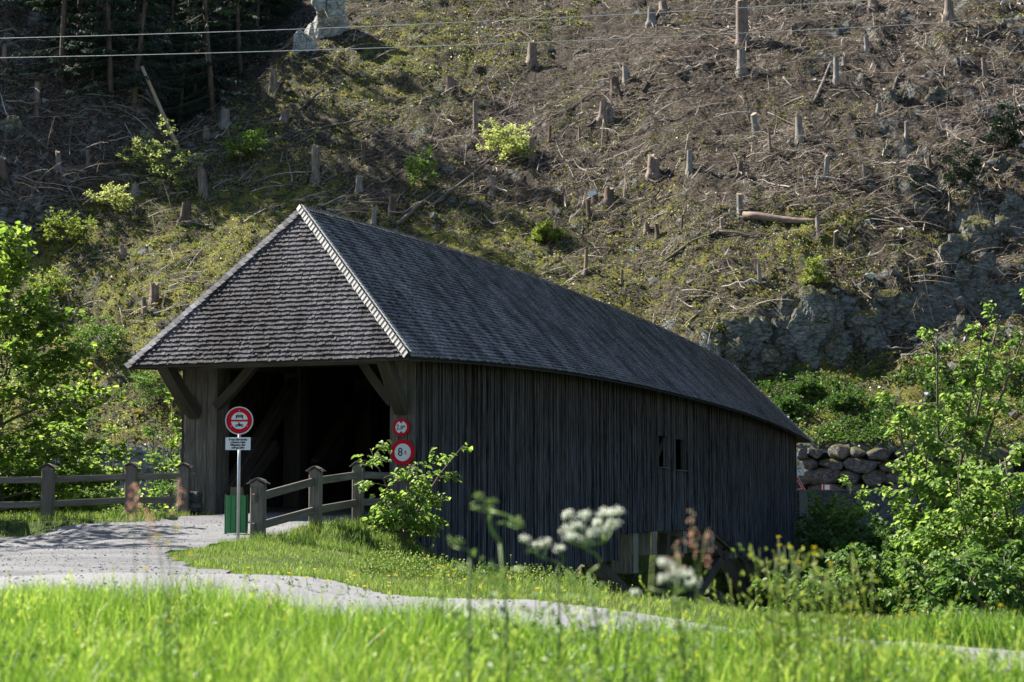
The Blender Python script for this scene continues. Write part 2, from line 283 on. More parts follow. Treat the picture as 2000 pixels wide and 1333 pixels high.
def H(x, y):
    x = np.asarray(x, float); y = np.asarray(y, float); q, m = qm(x, y); u, v = uv_of(x, y)
    z = near(x, y)+.05*fbm(x*.8, y*.8, 3); g = ss(1.5, 12, u); side = ss(5, 9, v)*ss(1, 8, u); z = z*(1-g)+(-11)*g
    z = z+6.5*ss(78, 88.6, q); s = ss(88.95, 89.25, q); z = z*(1-s)-.2*s
    hq = q-98; w = ss(8, 15, x); lin = .8*hq
    qb = 107+.4*(x-14)+3.2*fbm(x*.2, y*.02+5, 3); t1 = qb-98
    pr = .55*np.minimum(hq, t1)+3.7*ss(0, 2.2, hq-t1+.8*fbm(x*.7, y*.7, 2))+.76*np.maximum(hq-t1-1, 0)
    w2 = ss(18, 42, x); q2 = 122+1.5*fbm(x*.2, 3., 2); pr = pr+w2*(3.2*ss(0, 1.8, q-q2)-.30*np.clip(q-q2+9, 0, 9))
    hz = lin*(1-w)+pr*w; s = m-np.interp(q, *EQ)+2.2*fbm(x*.12, y*.12, 3)*ss(105, 120, q); sl = np.interp(q, [98, 131, 153.5, 180], [0, 3.5, 33, 60]); sp = np.maximum(s, 0)
    dip = 1.15*np.maximum(np.minimum(sp, sl*1.0-sp), 0)*ss(126, 136, q)
    hz = hz+.72*np.minimum(sp, 45)*ss(98, 110, q)-dip-.10*np.maximum(-s-2, 0)*ss(98, 125, q)*(1-w)*.5
    rug = ss(18, 34, x)
    r = 1-np.abs(2*vn(x*.30+y*.1, y*.30)) ; r2 = 1-np.abs(2*vn(x*.8+3, y*.7+x*.2)); r3 = 1-np.abs(2*vn(x*1.9, y*1.6+7))
    amp = ss(0, 6, hq)
    hz = hz+amp*(1.7*fbm(x*.085, y*.085, 2)+(.6+.7*rug)*(r-.6)+(.42+.4*rug)*(r2-.6)+.26*(r3-.6)+.26*fbm(x*2.6, y*2.6, 2))
    hz = np.minimum(hz, 190+.1*hq); hz = hz+3.3*ss(97.95, 98.5, q)
    return np.where(q > 97.0, z*(1-ss(97.0, 97.5, q))+hz*ss(97.0, 97.5, q)*1., z)
def hit(px, py, y0=99., y1=230.):
    d = ray(px, py); Y = np.arange(y0, y1, .15); x, y, z = d[0]*Y, Y, d[2]*Y; k = np.nonzero(z < H(x, y))[0]
    if not len(k): return None
    i = k[0]; return np.array([x[i], y[i], H(x[i], y[i])])
def green_at(x, y):
    q, m = qm(x, y); s = m-np.interp(q, *EQ); g = .24+.5*(1-ss(112, 132, q))*(1-ss(26, 40, x))+.22*(1-ss(-5, 12, x))
    g = g+.45*np.exp(-((s+9)/9.)**2)*(1-ss(140, 158, q))*ss(-30, 0, s+20)+.6*ss(12, 16, x)*(1-ss(106, 111, q))+.15*(1-ss(115, 130, q)); g = np.where(s > 1.5, .22, g)
    return np.clip(g+.5*fbm(x*.2, y*.2, 2), 0, 1)
def axis_lines(segs):
    o = []
    for a, b, st in segs: o.append(np.arange(a, b, st))
    return np.concatenate(o)
gx = np.concatenate([axis_lines([(-420, -100, 16), (-100, -62, 2.5), (-62, 56, .33), (56, 100, 2.5), (100, 420, 16)]), [420.]])
gy = np.concatenate([axis_lines([(-80, 0, 8), (0, 46, .5), (46, 84, 1.1), (84, 168, .30), (168, 210, 1.0), (210, 420, 12)]), [420.]])
X, Y = np.meshgrid(gx, gy); Z = H(X, Y); V = np.stack([X, Y, Z], -1).reshape(-1, 3); nx, ny = len(gx), len(gy)
i, j = np.meshgrid(np.arange(nx-1), np.arange(ny-1)); q0 = (j*nx+i).ravel(); FQ = np.stack([q0, q0+1, q0+nx+1, q0+nx], -1)
qc = qm(V[FQ].mean(1)[:, 0], V[FQ].mean(1)[:, 1])[0]
for nm, mask, mt in (('ground', qc < 97.2, MT['ground']), ('hillside', qc >= 97.2, MT['hill'])):
    ff = FQ[mask]; used = np.unique(ff); mp = np.full(len(V), -1); mp[used] = np.arange(len(used)); m = M(); m.add(V[used], mp[ff], .5); o = m.build(nm, mt, smooth=True); tag(o, kind='structure')
    if nm == 'hillside':
        vx, vy = V[used, 0], V[used, 1]; a = o.data.attributes.new('green', 'FLOAT', 'POINT'); a.data.foreach_set('value', green_at(vx, vy).astype(np.float32))
        sc = .25*np.exp(-(((vx-6-.55*(vy-148))/6.)**2))*ss(134, 146, vy); a = o.data.attributes.new('scree', 'FLOAT', 'POINT'); a.data.foreach_set('value', sc.astype(np.float32))
# road: gravel lane into the bridge joining the crossing lane in front
def inpoly(x, y, P):
    r = np.zeros(x.shape, bool); n = len(P)
    for k in range(n):
        (x1, y1), (x2, y2) = P[k], P[(k+1) % n]; c = ((y1 > y) != (y2 > y)) & (x < (x2-x1)*(y-y1)/(y2-y1+1e-12)+x1); r ^= c
    return r
p_l, p_r = B(.6, 5.25, 0), B(.6, .65, 0)
ROAD = [(p_r[0], p_r[1]), (-3.6, 38.6), (-4.4, 36.2), (-5.15, 34.3), (-5.75, 32.2), (-5.8, 29), (-5.3, 27), (-4.4, 23.6), (-3.4, 21.4), (-1.7, 19.7), (0, 18.1), (1.5, 16.4), (3, 14.4), (5.5, 11.2), (9, 7), (11, 4), (8, 2.5), (4.2, 8.4), (2.2, 11.0), (0, 12.8), (-3, 14.2), (-7, 15.5), (-16, 17), (-26, 18), (-26, 33), (-15, 35.8), (-11.2, 36.7), (-9.4, 37.6), (-8.0, 38.9), (-7.3, 40.6), (p_l[0], p_l[1])]
rx = np.arange(-26, 11, .11); ry = np.arange(2, 43.2, .11); RX, RY = np.meshgrid(rx, ry)
RZ = H(RX, RY)+.03+.006*fbm(RX*6, RY*6, 2); uu, _ = uv_of(RX, RY); RZ = np.maximum(RZ, np.where(uu > -1.2, -.215, -9))
cx, cy = RX[:-1, :-1]+.055, RY[:-1, :-1]+.055; mk = inpoly(cx+.22*fbm(cx*1.6, cy*1.6, 3), cy+.22*fbm(cx*1.6+9, cy*1.6, 3), ROAD)
def on_road(x, y): return inpoly(x, y, ROAD)
i, j = np.meshgrid(np.arange(len(rx)-1), np.arange(len(ry)-1)); q0 = (j*len(rx)+i)[mk]; nxx = len(rx)
ff = np.stack([q0, q0+1, q0+nxx+1, q0+nxx], -1); used = np.unique(ff); mp = np.full(RX.size, -1); mp[used] = np.arange(len(used))
m = M(); RV = np.stack([RX, RY, RZ], -1).reshape(-1, 3)[used]; m.add(RV, mp[ff], .5); ro = m.build('gravel_road', MT['gravel'], smooth=True); tag(ro, kind='structure'); a = ro.data.attributes.new('lane', 'FLOAT', 'POINT'); a.data.foreach_set('value', (1-ss(-.25, .5, RV[:, 1]-np.interp(RV[:, 0], [-26, -5, -3.5, 0, 3, 9], [20.6, 20.6, 21., 18.6, 15.2, 8])+.5*fbm(RV[:, 0]*.7, RV[:, 1]*.7, 3))).astype(np.float32))
n = 12000; X_ = R.uniform(-12, 6, n); Y_ = R.uniform(13, 41, n); k = on_road(X_, Y_); X_, Y_ = X_[k], Y_[k]; n = len(X_); b8 = np.array([[-1, -1, -1], [1, -1, -1], [1, 1, -1], [-1, 1, -1], [-1, -1, 1], [1, -1, 1], [1, 1, 1], [-1, 1, 1]], float)
C = np.stack([X_, Y_, H(X_, Y_)+.035], -1)[:, None]+(b8[None]*[1, .9, .6]+.4*R.randn(n, 8, 3))*(.004+.010*R.rand(n)**4)[:, None, None]; m = M(); boxes(m, C, R.rand(n)); tag(m.build('road_pebbles', mat('pebble', lambda g: g.ramp(g.attr('rnd'), [(0, (.14, .145, .16)), (.6, (.24, .245, .26)), (1, (.42, .42, .43))]), .85)), 'small loose grey pebbles on the gravel road', 'gravel', kind='stuff')
# far road along the foot of the slope
m = M(); k = np.linspace(-60, 80, 60); HV = np.array([*HH, 0]); MV = np.array([-HH[1], HH[0], 0]); o0 = np.array([0, 0, -.18])
m.add(np.concatenate([o0+MV*k[:, None]+HV*89.5, o0+MV*k[:, None]+HV*97.0]), np.stack([np.arange(59), np.arange(59)+1, np.arange(59)+61, np.arange(59)+60], -1), .5); tag(m.build('far_road', MT['gravel']), kind='structure')
m = M(); m.add(np.array([[-200, 0, -10.6], [200, 0, -10.6], [200, 110, -10.6], [-200, 110, -10.6]], float)+0, [[0, 1, 2, 3]], .5)
wm = mat('river_water', lambda g: (g.bump(g.noise(g.geo(), 2, 5), .4, .1), (.03, .06, .06))[1], .08, .5); o = m.build('river', wm); tag(o, kind='structure')

# ------------------------------------------------------------------ covered bridge
def camb(u): return 1-np.abs((np.asarray(u, float)-25)/25.5)**2.4
def ez(u): return 3.42+.64*camb(u)
def rz(u): return 7.26+.57*camb(u)
def dz(u): return -.22+.5*np.maximum(camb(u), 0)
UE0, UE1, UR0, UR1, VE, VC = -1.75, 52.0, .14, 49.95, -.62, 3.09; VL = 2*VC-VE; WL = 6.18
br = empty('covered_bridge', B(0, 3.09, -.2), 'long dark timber covered bridge with shingled hipped roof over the gorge', 'covered bridge')
def slope_pt(u, s, side, off=0.):
    v = VE+(VC-VE)*s; z = ez(u)+(rz(u)-ez(u))*s; vv = v if side > 0 else 2*VC-v
    n = unit(-BL*side*np.ones_like(s)[..., None]*3.8+np.array([0, 0, 3.71])); return B(u, vv, z)+n*np.asarray(off)[..., None]
def hip_pt(v, s, end, off=0.):
    if end == 0: u = UE0+(UR0-UE0)*s; z = 3.36+(rz(UR0)-3.36)*s; n = unit(-BA*3.9+np.array([0, 0, 1.9]))
    else: u = UE1+(UR1-UE1)*s; z = 3.36+(rz(UR1)-3.36)*s; n = unit(BA*3.9+np.array([0, 0, 1.9]))
    return B(u, v, z)+n*np.asarray(off)[..., None]
def shingles(m, fn, lo, hi, rows, wmean, slen, thick=.020):
    """fn(a, s, off): surface; lo/hi(s): extent of a; rows courses"""
    for k in range(rows):
        s0 = k/rows; sm = min(1., s0+.6/rows); a0, a1 = lo(sm), hi(sm)
        if a1-a0 < .08: continue
        w = wmean*(.6+.8*R.rand(int((a1-a0)/wmean*1.3)+4)); e = a0+np.concatenate([[0], np.cumsum(w)]); e = e[e < a1-.03]; e = np.append(e, a1); n = len(e)-1
        g = .004; A0, A1 = e[:-1]+g*R.rand(n), e[1:]-g*R.rand(n); j = .16/rows*R.randn(n)*.5; sb = np.clip(s0+j, -.01, 1); st = np.clip(s0+1.35/rows+0*j, 0, 1.003)
        lift = .026+.005*np.abs(R.randn(n)); sk = .002*R.randn(n); T = thick*(.8+.5*R.rand(n))
        c = [fn(A0, sb, lift), fn(A1, sb, lift+sk), fn(A1, st, .002+0*lift), fn(A0, st, .002+0*lift), fn(A0, sb, lift+T), fn(A1, sb, lift+sk+T), fn(A1, st, .006+0*lift), fn(A0, st, .006+0*lift)]
        C = np.stack(c, 1); am = (A0+A1)/2; lc = np.zeros_like(C); lc[:, :, 0] = np.stack([A0, A1, A1, A0]*2, 1); lc[:, :, 2] = np.stack([sb, sb, st, st]*2, 1)*slen; lc[:, :, 1] = (k*.37) % 7*0+.01*k
        boxes(m, C, R.rand(n), lc)
m = M(); shingles(m, lambda a, s, o: slope_pt(a, s, 1, o), lambda s: UE0+(UR0-UE0)*s, lambda s: UE1+(UR1-UE1)*s, 42, .10, 5.4, .026)
roofS = m.build('roof_slope', MT['shingle'], br)
m = M(); shingles(m, lambda a, s, o: slope_pt(a, s, -1, o), lambda s: UE0+(UR0-UE0)*s, lambda s: UE1+(UR1-UE1)*s, 34, .4, 5.4); m.build('roof_slope', MT['shingle'], br)
m = M(); shingles(m, lambda a, s, o: hip_pt(a, s, 0, o), lambda s: VE+(VC-VE)*s, lambda s: VL-(VL-VC)*s, 35, .075, 4.3, .014); roofH = m.build('roof_hip', MT['shingle_dimmed'], br)
m = M(); shingles(m, lambda a, s, o: hip_pt(a, s, 1, o), lambda s: VE+(VC-VE)*s, lambda s: VL-(VL-VC)*s, 35, .2, 4.3); roofK = m.build('roof_hip', MT['shingle'], br)
# boarding below the shingles
m = M(); n = 60; t = np.linspace(0, 1, n)
for side in (1, -1):
    e = slope_pt(UE0+t*(UE1-UE0), 0*t, side, -.02); r = slope_pt(UR0+t*(UR1-UR0), 0*t+1, side, -.02); ff = np.stack([np.arange(n-1), np.arange(n-1)+1, np.arange(n-1)+n+1, np.arange(n-1)+n], -1)
    m.add(np.r_[e, r], ff, .3); m.add(np.r_[e, r]-[0, 0, .05], ff, .3)
for e in (0, 1):
    p = [hip_pt(np.array(VE+.02), np.array(0.), e, -.02), hip_pt(np.array(VL-.02), np.array(0.), e, -.02), hip_pt(np.array(VC), np.array(1.), e, -.02)]; m.add(p, [[0, 1, 2]], .3); m.add(np.array(p)-[0, 0, .05], [[0, 1, 2]], .3)
m.build('soffit', MT['inner'], br)
# ridge and hip caps: overlapping pairs of shingles
def caps(p0f, n1, n2, L0, num, w=.17, ex=0.):
    m = M()
    t0 = np.arange(num)/num; t1 = t0+(2.1 if ex else 1.45)/num
    for k in range(num):
        a, b = p0f(t0[k]), p0f(min(t1[k], 1.0)); d = b-a
        for nn, other in ((n1, n2), (n2, n1)):
            sd = unit(np.cross(d, nn)); sd = sd if sd@(other) < 0 else -sd
            sd = unit(sd); lift = (.034 if ex else .055)+.006*R.rand(); hi = nn*lift+nF*ex; lo = nn*.012+nF*ex; wj = w*(.9+.2*R.rand())
            C = np.array([[a+hi, a+hi+sd*wj, b+lo+sd*wj, b+lo, a+hi+nn*.02, a+hi+nn*.02+sd*wj, b+lo+nn*.01+sd*wj, b+lo+nn*.01]]); lc = C.copy(); lc[0, :, 0] = [0, .15, .15, 0]*2; lc[0, :, 1] = k*.7; lc[0, :, 2] = [0, 0, .2, .2]*2
            boxes(m, C, np.array([R.rand()]), lc)
    return m
nS = unit(-BL*3.8+np.array([0, 0, 3.71])); nS2 = unit(BL*3.8+np.array([0, 0, 3.71])); nF = unit(-BA*3.9+np.array([0, 0, 1.9])); nK = unit(BA*3.9+np.array([0, 0, 1.9]))
ap0 = B(UR0, VC, rz(UR0)+.02); ap1 = B(UR1, VC, rz(UR1)+.02)
nL = unit(nF+BL*.65); hd_ = unit(ap0-B(UE0, VE, 3.36)); nL = unit(nL-hd_*(nL@hd_))
for c, ap, a, b in ((B(UE0, VE, 3.40), ap0, nL, nS), (B(UE0, VL, 3.36), ap0, nF, nS2), (B(UE1, VE, 3.36), ap1, nK, nS), (B(UE1, VL, 3.36), ap1, nK, nS2)):
    caps(lambda t: c+(ap-c)*t, a, b, 0, 44, .15 if a is nL else .17, .11 if a is nL else 0.).build('hip_cap', MT['cap'] if a is nL else MT['shingle'], roofK if a is nK else roofH)
caps(lambda t: B(UR0+(UR1-UR0)*t, VC, rz(UR0+(UR1-UR0)*t)+.01), nS, nS2, 0, 330, .14).build('ridge_cap', MT['shingle'], roofS)
# plank walls
def wall(v, sgn, botf, wmean, holes=(), name='plank_wall', u0=.05, u1=50.4, mt='planks', top=lambda u: ez(u)+.40):
    m = M(); hh = []
    w = wmean*(.55+.9*R.rand(int((u1-u0)/wmean*1.5))); e = u0+np.cumsum(w); e = e[e < u1]; e = np.r_[u0, e, u1]
    for a, b in zip(e[:-1], e[1:]):
        um = (a+b)/2; segs = [(botf(um)-.05*abs(R.randn())*.5, float(top(um)))]
        for (h0, h1, z0, z1) in holes:
            if h0 < um < h1: segs = [(segs[0][0], z0), (z1, segs[-1][1])]
        o = .06*R.rand() if R.rand() < .65 else .06+.05*R.rand(); r = float(np.clip(.75*R.rand()**1.6+.2+1.1*fbm(np.array(um*.33), np.array(v*1.+3.), 2), 0, 1))
        for z0, z1 in segs:
            th = .02+o; g = .003
            us = np.array([a+g, b-g, b-g, a+g]); C = []
            for zz in (z0, z1):
                C.append(B(us, np.array([v, v, v-sgn*0, v])*1.0+np.array([sgn*(-th), sgn*(-th), .0, .0]), zz))
            C = np.concatenate(C)[None]; lc = np.zeros((1, 8, 3)); of = R.rand()*40
            lc[0, :, 0] = np.r_[us, us]+of; lc[0, :, 1] = np.tile([th, th, 0, 0], 2); lc[0, :, 2] = np.r_[np.full(4, z0), np.full(4, z1)]+of*3
            boxes(m, C, np.array([r]), lc); hh += [(z0+1)/5]*4+[(z1+1)/5]*4
    ob = m.build(name, MT[mt], br); a = ob.data.attributes.new('hh', 'FLOAT_VECTOR', 'POINT'); hv = np.zeros((len(hh), 3)); hv[:, 0] = hh; a.data.foreach_set('vector', hv.ravel()); return ob
def botR(u):
    if u < 12.7: return -2.6
    if u < 17.3: return -1.72
    if u < 31.2: return -.86
    return max(-.95-(u-31.2)*.207, -5.5)
def botR2(u): return botR(u)
WIN = [(22.35, 23.7, 1.42, 2.55), (25.0, 26.4, 1.37, 2.52)]
wl = wall(0, 1, botR2, .105, WIN+[(31.6, 31.95, 1.0, 1.3)])
wall(WL, -1, lambda u: -1.2, .25)
for (a, b, z0, z1) in WIN:
    m = M(); bar(m, B(a-.08, -.10, z0-.02), B(b+.08, -.10, z0-.02), .13, .04, BL); bar(m, B(a-.02, .03, z0), B(a-.02, .03, z1), .06, .10, BA); bar(m, B(b+.02, .03, z0), B(b+.02, .03, z1), .06, .10, BA); bar(m, B(a, .03, z1+.03), B(b, .03, z1+.03), .1, .06, BL)
    m.build('window_frame', MT['wood'], br)
# drip boards that close the wall on the stepped bottom
m = M(); bar(m, B(31.3, .06, -.98), B(44.5, .06, -3.72), .10, .12, BL); bar(m, B(17.4, .06, -.83), B(31.2, .06, -.86), .10, .10, BL); bar(m, B(12.7, .06, -1.68), B(17.3, .06, -1.68), .10, .10, BL); m.build('bottom_board', MT['panel'], br)
# hanging clad beam ends and struts below the deck
for (u, w, zt, zb) in ((16.2, .75, -1.0, -1.75), (19.2, .72, -.9, -2.25), (21.7, .80, -.90, -1.70), (26.3, .80, -.92, -1.76), (31.0, .9, -.95, -1.85), (35.4, .9, -1.7, -2.2), (40.6, 1.0, -2.4, -3.05)):
    m = M(); n = 5
    for k in range(n):
        a = .04+k*w/n; bar(m, B(u, a+w/n/2, zb), B(u, a+w/n/2, zt), w/n-.008, .035, BL)
    for k in range(4): bar(m, B(u+.1+.15*k, .0, zb), B(u+.1+.15*k, .0, zt), .14, .04, BA)
    m.build('beam_end_cladding', MT['panel'], br)
for u0, z0, u1, z1 in ((15, -1.5, 24.5, -4.6), (24.5, -4.6, 24.9, -1.), (26, -1.3, 41, -1.75), (27, -4.3, 36, -1.6), (36, -1.6, 45, -6), (44.9, -6, 33, -3.6), (46, -6.2, 31.4, -1.1)):
    for v in (.35, 5.8):
        m = M(); bar(m, B(u0, v, z0), B(u1, v, z1), .35, .4, BL, .02); m.build('under_strut', MT['inner'], br)
# deck
m = M()
for a in np.arange(-.3, 50.4, .3): bar(m, B(a, .02, dz(a)-.06), B(a, WL-.02, dz(a)-.06), .285, .1, BA)
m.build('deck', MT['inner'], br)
m = M()
for v in (.5, 2.2, 4, 5.7):
    us = np.linspace(.2, 50, 26)
    for a, b in zip(us[:-1], us[1:]): bar(m, B(a, v, dz(a)-.38), B(b, v, dz(b)-.38), .35, .5, BL, .02)
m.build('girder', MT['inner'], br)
# truss frames
us = np.linspace(4.6, 46, 10)
for v in (.75, 5.43):
    m = M()
    for u in us: bar(m, B(u, v, dz(u)), B(u, v, ez(u)+.3), .5, .5, BA, .03)
    for a, b in zip(np.r_[.5, us], np.r_[us, 50]):
        bar(m, B(a, v+(.05 if v < 3 else -.05), dz(a)+.3), B(b-.2, v+(.05 if v < 3 else -.05), 3.3), .3, .38, BL, .03); bar(m, B(a, v, ez(a)+.1), B(b, v, ez(b)+.1), .3, .35, BL); bar(m, B(a, v-.14*(1 if v > 3 else -1), dz(a)+.05), B(a+2.6, v-.14*(1 if v > 3 else -1), dz(a)+1.75), .26, .34, BL, .03)
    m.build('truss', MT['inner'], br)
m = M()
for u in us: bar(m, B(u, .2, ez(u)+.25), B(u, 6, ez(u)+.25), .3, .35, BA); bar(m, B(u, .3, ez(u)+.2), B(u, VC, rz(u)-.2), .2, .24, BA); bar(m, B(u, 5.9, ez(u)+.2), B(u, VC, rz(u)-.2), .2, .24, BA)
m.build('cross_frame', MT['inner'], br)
# portal
for u, sg in ((0, 1), (50.1, -1)):
    for (a, b) in ((.0, .66), (5.28, 6.18)):
        m = M(); n = 3; ws = np.array([.30, .36, .34])*(b-a); x = a
        for w in ws: bar(m, B(u+.05+.02*R.rand(), x+w/2, -.3), B(u+.05, x+w/2, 4.0), w-.008, .10, BL, .012); x += w
        inner = b-.05 if a < 1 else a+.05
        for k in range(3): bar(m, B(u+sg*(.17+.2*k), inner, -.3), B(u+sg*(.17+.2*k), inner, 4.0), .19, .09, BA, .01)
        m.build('portal_post', MT['postwood'], br)
    m = M(); bar(m, B(u+.12, .6, 3.85), B(u+.12, 5.3, 3.85), .3, .4, BA); m.build('portal_lintel', MT['inner'], br)
def curved(m, p, q, bow, w, h, side, n=7):
    t = np.linspace(0, 1, n); P = np.array([p+(q-p)*x+bow*math.sin(math.pi*x) for x in t]); T = unit(np.gradient(P, axis=0)); sd = unit(side-T*(T@side)[:, None]); up = np.cross(T, sd)
    c = np.array([[-1, -1], [1, -1], [1, 1], [-1, 1]])*[w/2, h/2]; V = P[:, None]+c[None, :, :1]*sd[:, None]+c[None, :, 1:]*up[:, None]; k = np.arange(4); F_ = np.concatenate([np.c_[k, (k+1) % 4, (k+1) % 4+4, k+4]+4*i for i in range(n-1)]+[np.array([[3, 2, 1, 0]]), np.array([[0, 1, 2, 3]])+4*(n-1)])
    lc = np.concatenate([np.c_[c, np.full(4, i*.2)] for i in range(n)])+R.rand()*20; m.add(V.reshape(-1, 3), F_, .5, lc)
for v, s in ((5.85, 1), (.33, -1)):
    m = M(); curved(m, B(-.02, v, 2.28), B(-1.45, v+.12*s, 3.5), (np.array([0, 0, -.20]))+BA*.16, .30, .30, BL); m.build('eave_brace', MT['inner'], br)
for v, v2 in ((5.35, 4.2), (.62, 1.5)):
    m = M(); curved(m, B(.1, v, 2.45), B(.1, v2, 3.6), np.array([0, 0, -.05]), .2, .22, BA); m.build('knee_brace', MT['inner'], br)
m = M(); bar(m, B(-1.66, VE+.1, 3.33), B(-1.66, VL-.1, 3.33), .10, .05, BA); bar(m, B(-.05, -.1, 3.52), B(-.05, 6.3, 3.52), .2, .26, BA); m.build('eave_board', MT['postwood'], br)
# stub kerb stone beside left post
def rockmesh(m, c, sz, seed, rough=.25, res=14, sq=.55, rnd=None):
    th, ph = np.meshgrid(np.linspace(0, math.pi, res), np.linspace(0, 2*math.pi, 2*res, endpoint=False), indexing='ij')
    d = np.stack([np.sin(th)*np.cos(ph), np.sin(th)*np.sin(ph), np.cos(th)], -1); b = d/np.max(np.abs(d)**1.0, -1, keepdims=True)
    p = d*(1-sq)+b*sq; rs = np.random.RandomState(seed)
    for _ in range(15):                                      # knock facets off
        n = unit(rs.randn(3)); k = .72+.25*rs.rand(); t = p@n; p = p-np.maximum(t-k, 0)[..., None]*n*.92
    o = rs.rand(3)*90; nn = fbm(p[..., 0]*1.7+o[0]+p[..., 2], p[..., 1]*1.7+o[1]-p[..., 2]*.8, 4); p = p*(1+rough*nn)[..., None]
    nr = 2*res; q = np.array([[a*nr+b2, a*nr+(b2+1) % nr, (a+1)*nr+(b2+1) % nr, (a+1)*nr+b2] for a in range(res-1) for b2 in range(nr)])[:, ::-1]
    m.add((p*np.asarray(sz)).reshape(-1, 3)+c, q, rnd)
for n_, (px, py, Yd, s, lb) in enumerate(((375, 995, 41.2, (.28, .22, .24), 'grey squared kerb stone at the foot of the left portal post'),)):
    c = at(px, py, Yd); e = empty('kerb_stone', (c[0], c[1], H(c[0], c[1])), lb, 'stone'); m = M(); rockmesh(m, np.array([c[0], c[1], -.05]), (.26, .2, .2), 5, .1, 14, .9); rockmesh(m, np.array([c[0], c[1], .2]), (.24, .2, .16), 8, .1, 14, .9); m.build('stone_block', MT['boulder'], e, True)
# stone abutment under right portal corner
ab = empty('stone_abutment', B(-.2, .3, -1.2), 'grey rubble stone abutment under the right portal post, half hidden by the shrub', 'stone wall')
m = M(); sd = 0
for k in range(6):
    x = -.15+.3*R.rand()
    while x < 1.9:
        w = .35+.4*R.rand(); rockmesh(m, B(-.15-.12*x-.03*k+.03*R.randn(), x+w/2-.1, -.33-.22*k), (w/2*1.02, .3, .125), sd, .18, 8, .85); x += w; sd += 1
m.build('rubble', MT['boulder'], ab, True)
# ------------------------------------------------------------------ signs
def place2d(pts, o, xa, ya, off, nrm): pts = np.asarray(pts, float); return o+pts[:, :1]*xa+pts[:, 1:]*ya+nrm*off
def plate(m, pts, o, xa, ya, nrm, off, th=.004):
    n = len(pts); a = place2d(pts, o, xa, ya, off, nrm); b = place2d(pts, o, xa, ya, off+th, nrm); k = np.arange(n)
    ar = sum(pts[i][0]*pts[(i+1) % n][1]-pts[(i+1) % n][0]*pts[i][1] for i in range(n))
    m.add(np.r_[a, b], np.c_[k, (k+1) % n, (k+1) % n+n, k+n], .5); m.f.append(np.array([k+n])+m.n-2*n); m.f.append(np.array([k[::-1]])+m.n-2*n)
def circ(r, n=48, a0=0, a1=360, cx=0, cy=0): t = np.radians(np.linspace(a0, a1, n, endpoint=(a1-a0) < 360)); return [(cx+r*math.cos(x), cy+r*math.sin(x)) for x in t]
def ring(m, r0, r1, o, xa, ya, nrm, off, th, n=56):
    a = np.array(circ(r0, n)); b = np.array(circ(r1, n)); V = np.r_[place2d(a, o, xa, ya, off+th, nrm), place2d(b, o, xa, ya, off+th, nrm), place2d(b, o, xa, ya, off, nrm), place2d(a, o, xa, ya, off, nrm)]; k = np.arange(n); k1 = (k+1) % n
    m.add(V, np.r_[np.c_[k, k+n, k1+n, k1], np.c_[k+n, k+2*n, k1+2*n, k1+n], np.c_[k+3*n, k, k1, k1+3*n]], .5)
def text(s, size, o, xa, ya, nrm, off, mt, parent, align='CENTER', name='lettering', sx=1.0):
    cu = bpy.data.curves.new('t', 'FONT'); cu.body = s; cu.size = size; cu.align_x = align; cu.align_y = 'CENTER'; cu.extrude = .001; cu.offset = .003; cu.resolution_u = 3; cu.space_line = .95
    t = bpy.data.objects.new('t', cu); col.objects.link(t); bpy.context.view_layer.update(); me = bpy.data.meshes.new_from_object(t.evaluated_get(bpy.context.evaluated_depsgraph_get())); bpy.data.objects.remove(t)
    v = np.zeros(len(me.vertices)*3); me.vertices.foreach_get('co', v); v = v.reshape(-1, 3); off0 = wpos(parent)
    w = o+v[:, :1]*sx*xa+v[:, 1:2]*ya+(v[:, 2:]+off)*nrm-off0; me.vertices.foreach_set('co', w.ravel()); me.materials.clear(); me.materials.append(mt); me.name = name
    ob = bpy.data.objects.new(name, me); col.objects.link(ob); ob.parent = parent; return ob
XA, ZA, NF = np.array([1., 0, 0]), np.array([0, 0, 1.]), np.array([0, -1., 0])
c = at(467.5, 822, 34.); gz = H(c[0], c[1])
sg = empty('prohibition_sign', (c[0], c[1], gz), 'round red and white no motor vehicles sign on a steel pole with a text plate', 'road sign'); bpy.context.view_layer.update()
m = M(); P = np.array([[[c[0], c[1]+.06, gz-.2], [c[0]-.005, c[1]+.06, c[2]+.2]]]); tubes(m, P, np.full((1, 2), .032), 16); m.build('pole', MT['steel'], sg, True)
m = M(); ring(m, .256, .278, c, XA, ZA, NF, -.02, .045); plate(m, circ(.25, 48), c, XA, ZA, NF, -.018, .008); d0 = m.build('sign_disc', MT['steel'], sg)
m = M(); ring(m, .168, .257, c, XA, ZA, NF, -.008, .012); plate(m, [(-.17, -.018), (.17, -.018), (.17, .018), (-.17, .018)], c, XA, ZA, NF, -.008, .013); rr_ = m.build('red_ring', MT['red'], d0)
m = M(); plate(m, circ(.167, 48), c, XA, ZA, NF, -.009, .004); m.build('white_field', MT['white'], d0)
m = M(); pt = lambda L, o_=(0, 0), k=1.: plate(m, [(o_[0]+x*k, o_[1]+y*k) for x, y in L], c, XA, ZA, NF, -.004, .004)
pt([(-.045, .132), (.045, .132), (.062, .108), (.055, .108), (.040, .125), (-.040, .125), (-.055, .108), (-.062, .108)]); pt([(-.075, .108), (.075, .108), (.075, .096), (.05, .088), (-.05, .088), (-.075, .096)]); pt([(-.06, .082), (.06, .082), (.072, .062), (-.072, .062)])
for s in (-1, 1): pt([(s*.072, .10), (s*.058, .10), (s*.058, .034), (s*.072, .034)][::s]); pt([(s*.062, .088), (s*.05, .088), (s*.05, .06), (s*.062, .06)][::s])
m.build('car_pictogram', MT['black'], d0); m = M()
for s in (-1, 1):
    a = np.array(circ(.026, 20, cx=s*.052, cy=-.098)); ring(m, .014, .027, c+XA*s*.052-ZA*.098, XA, ZA, NF, -.004, .004, 20)
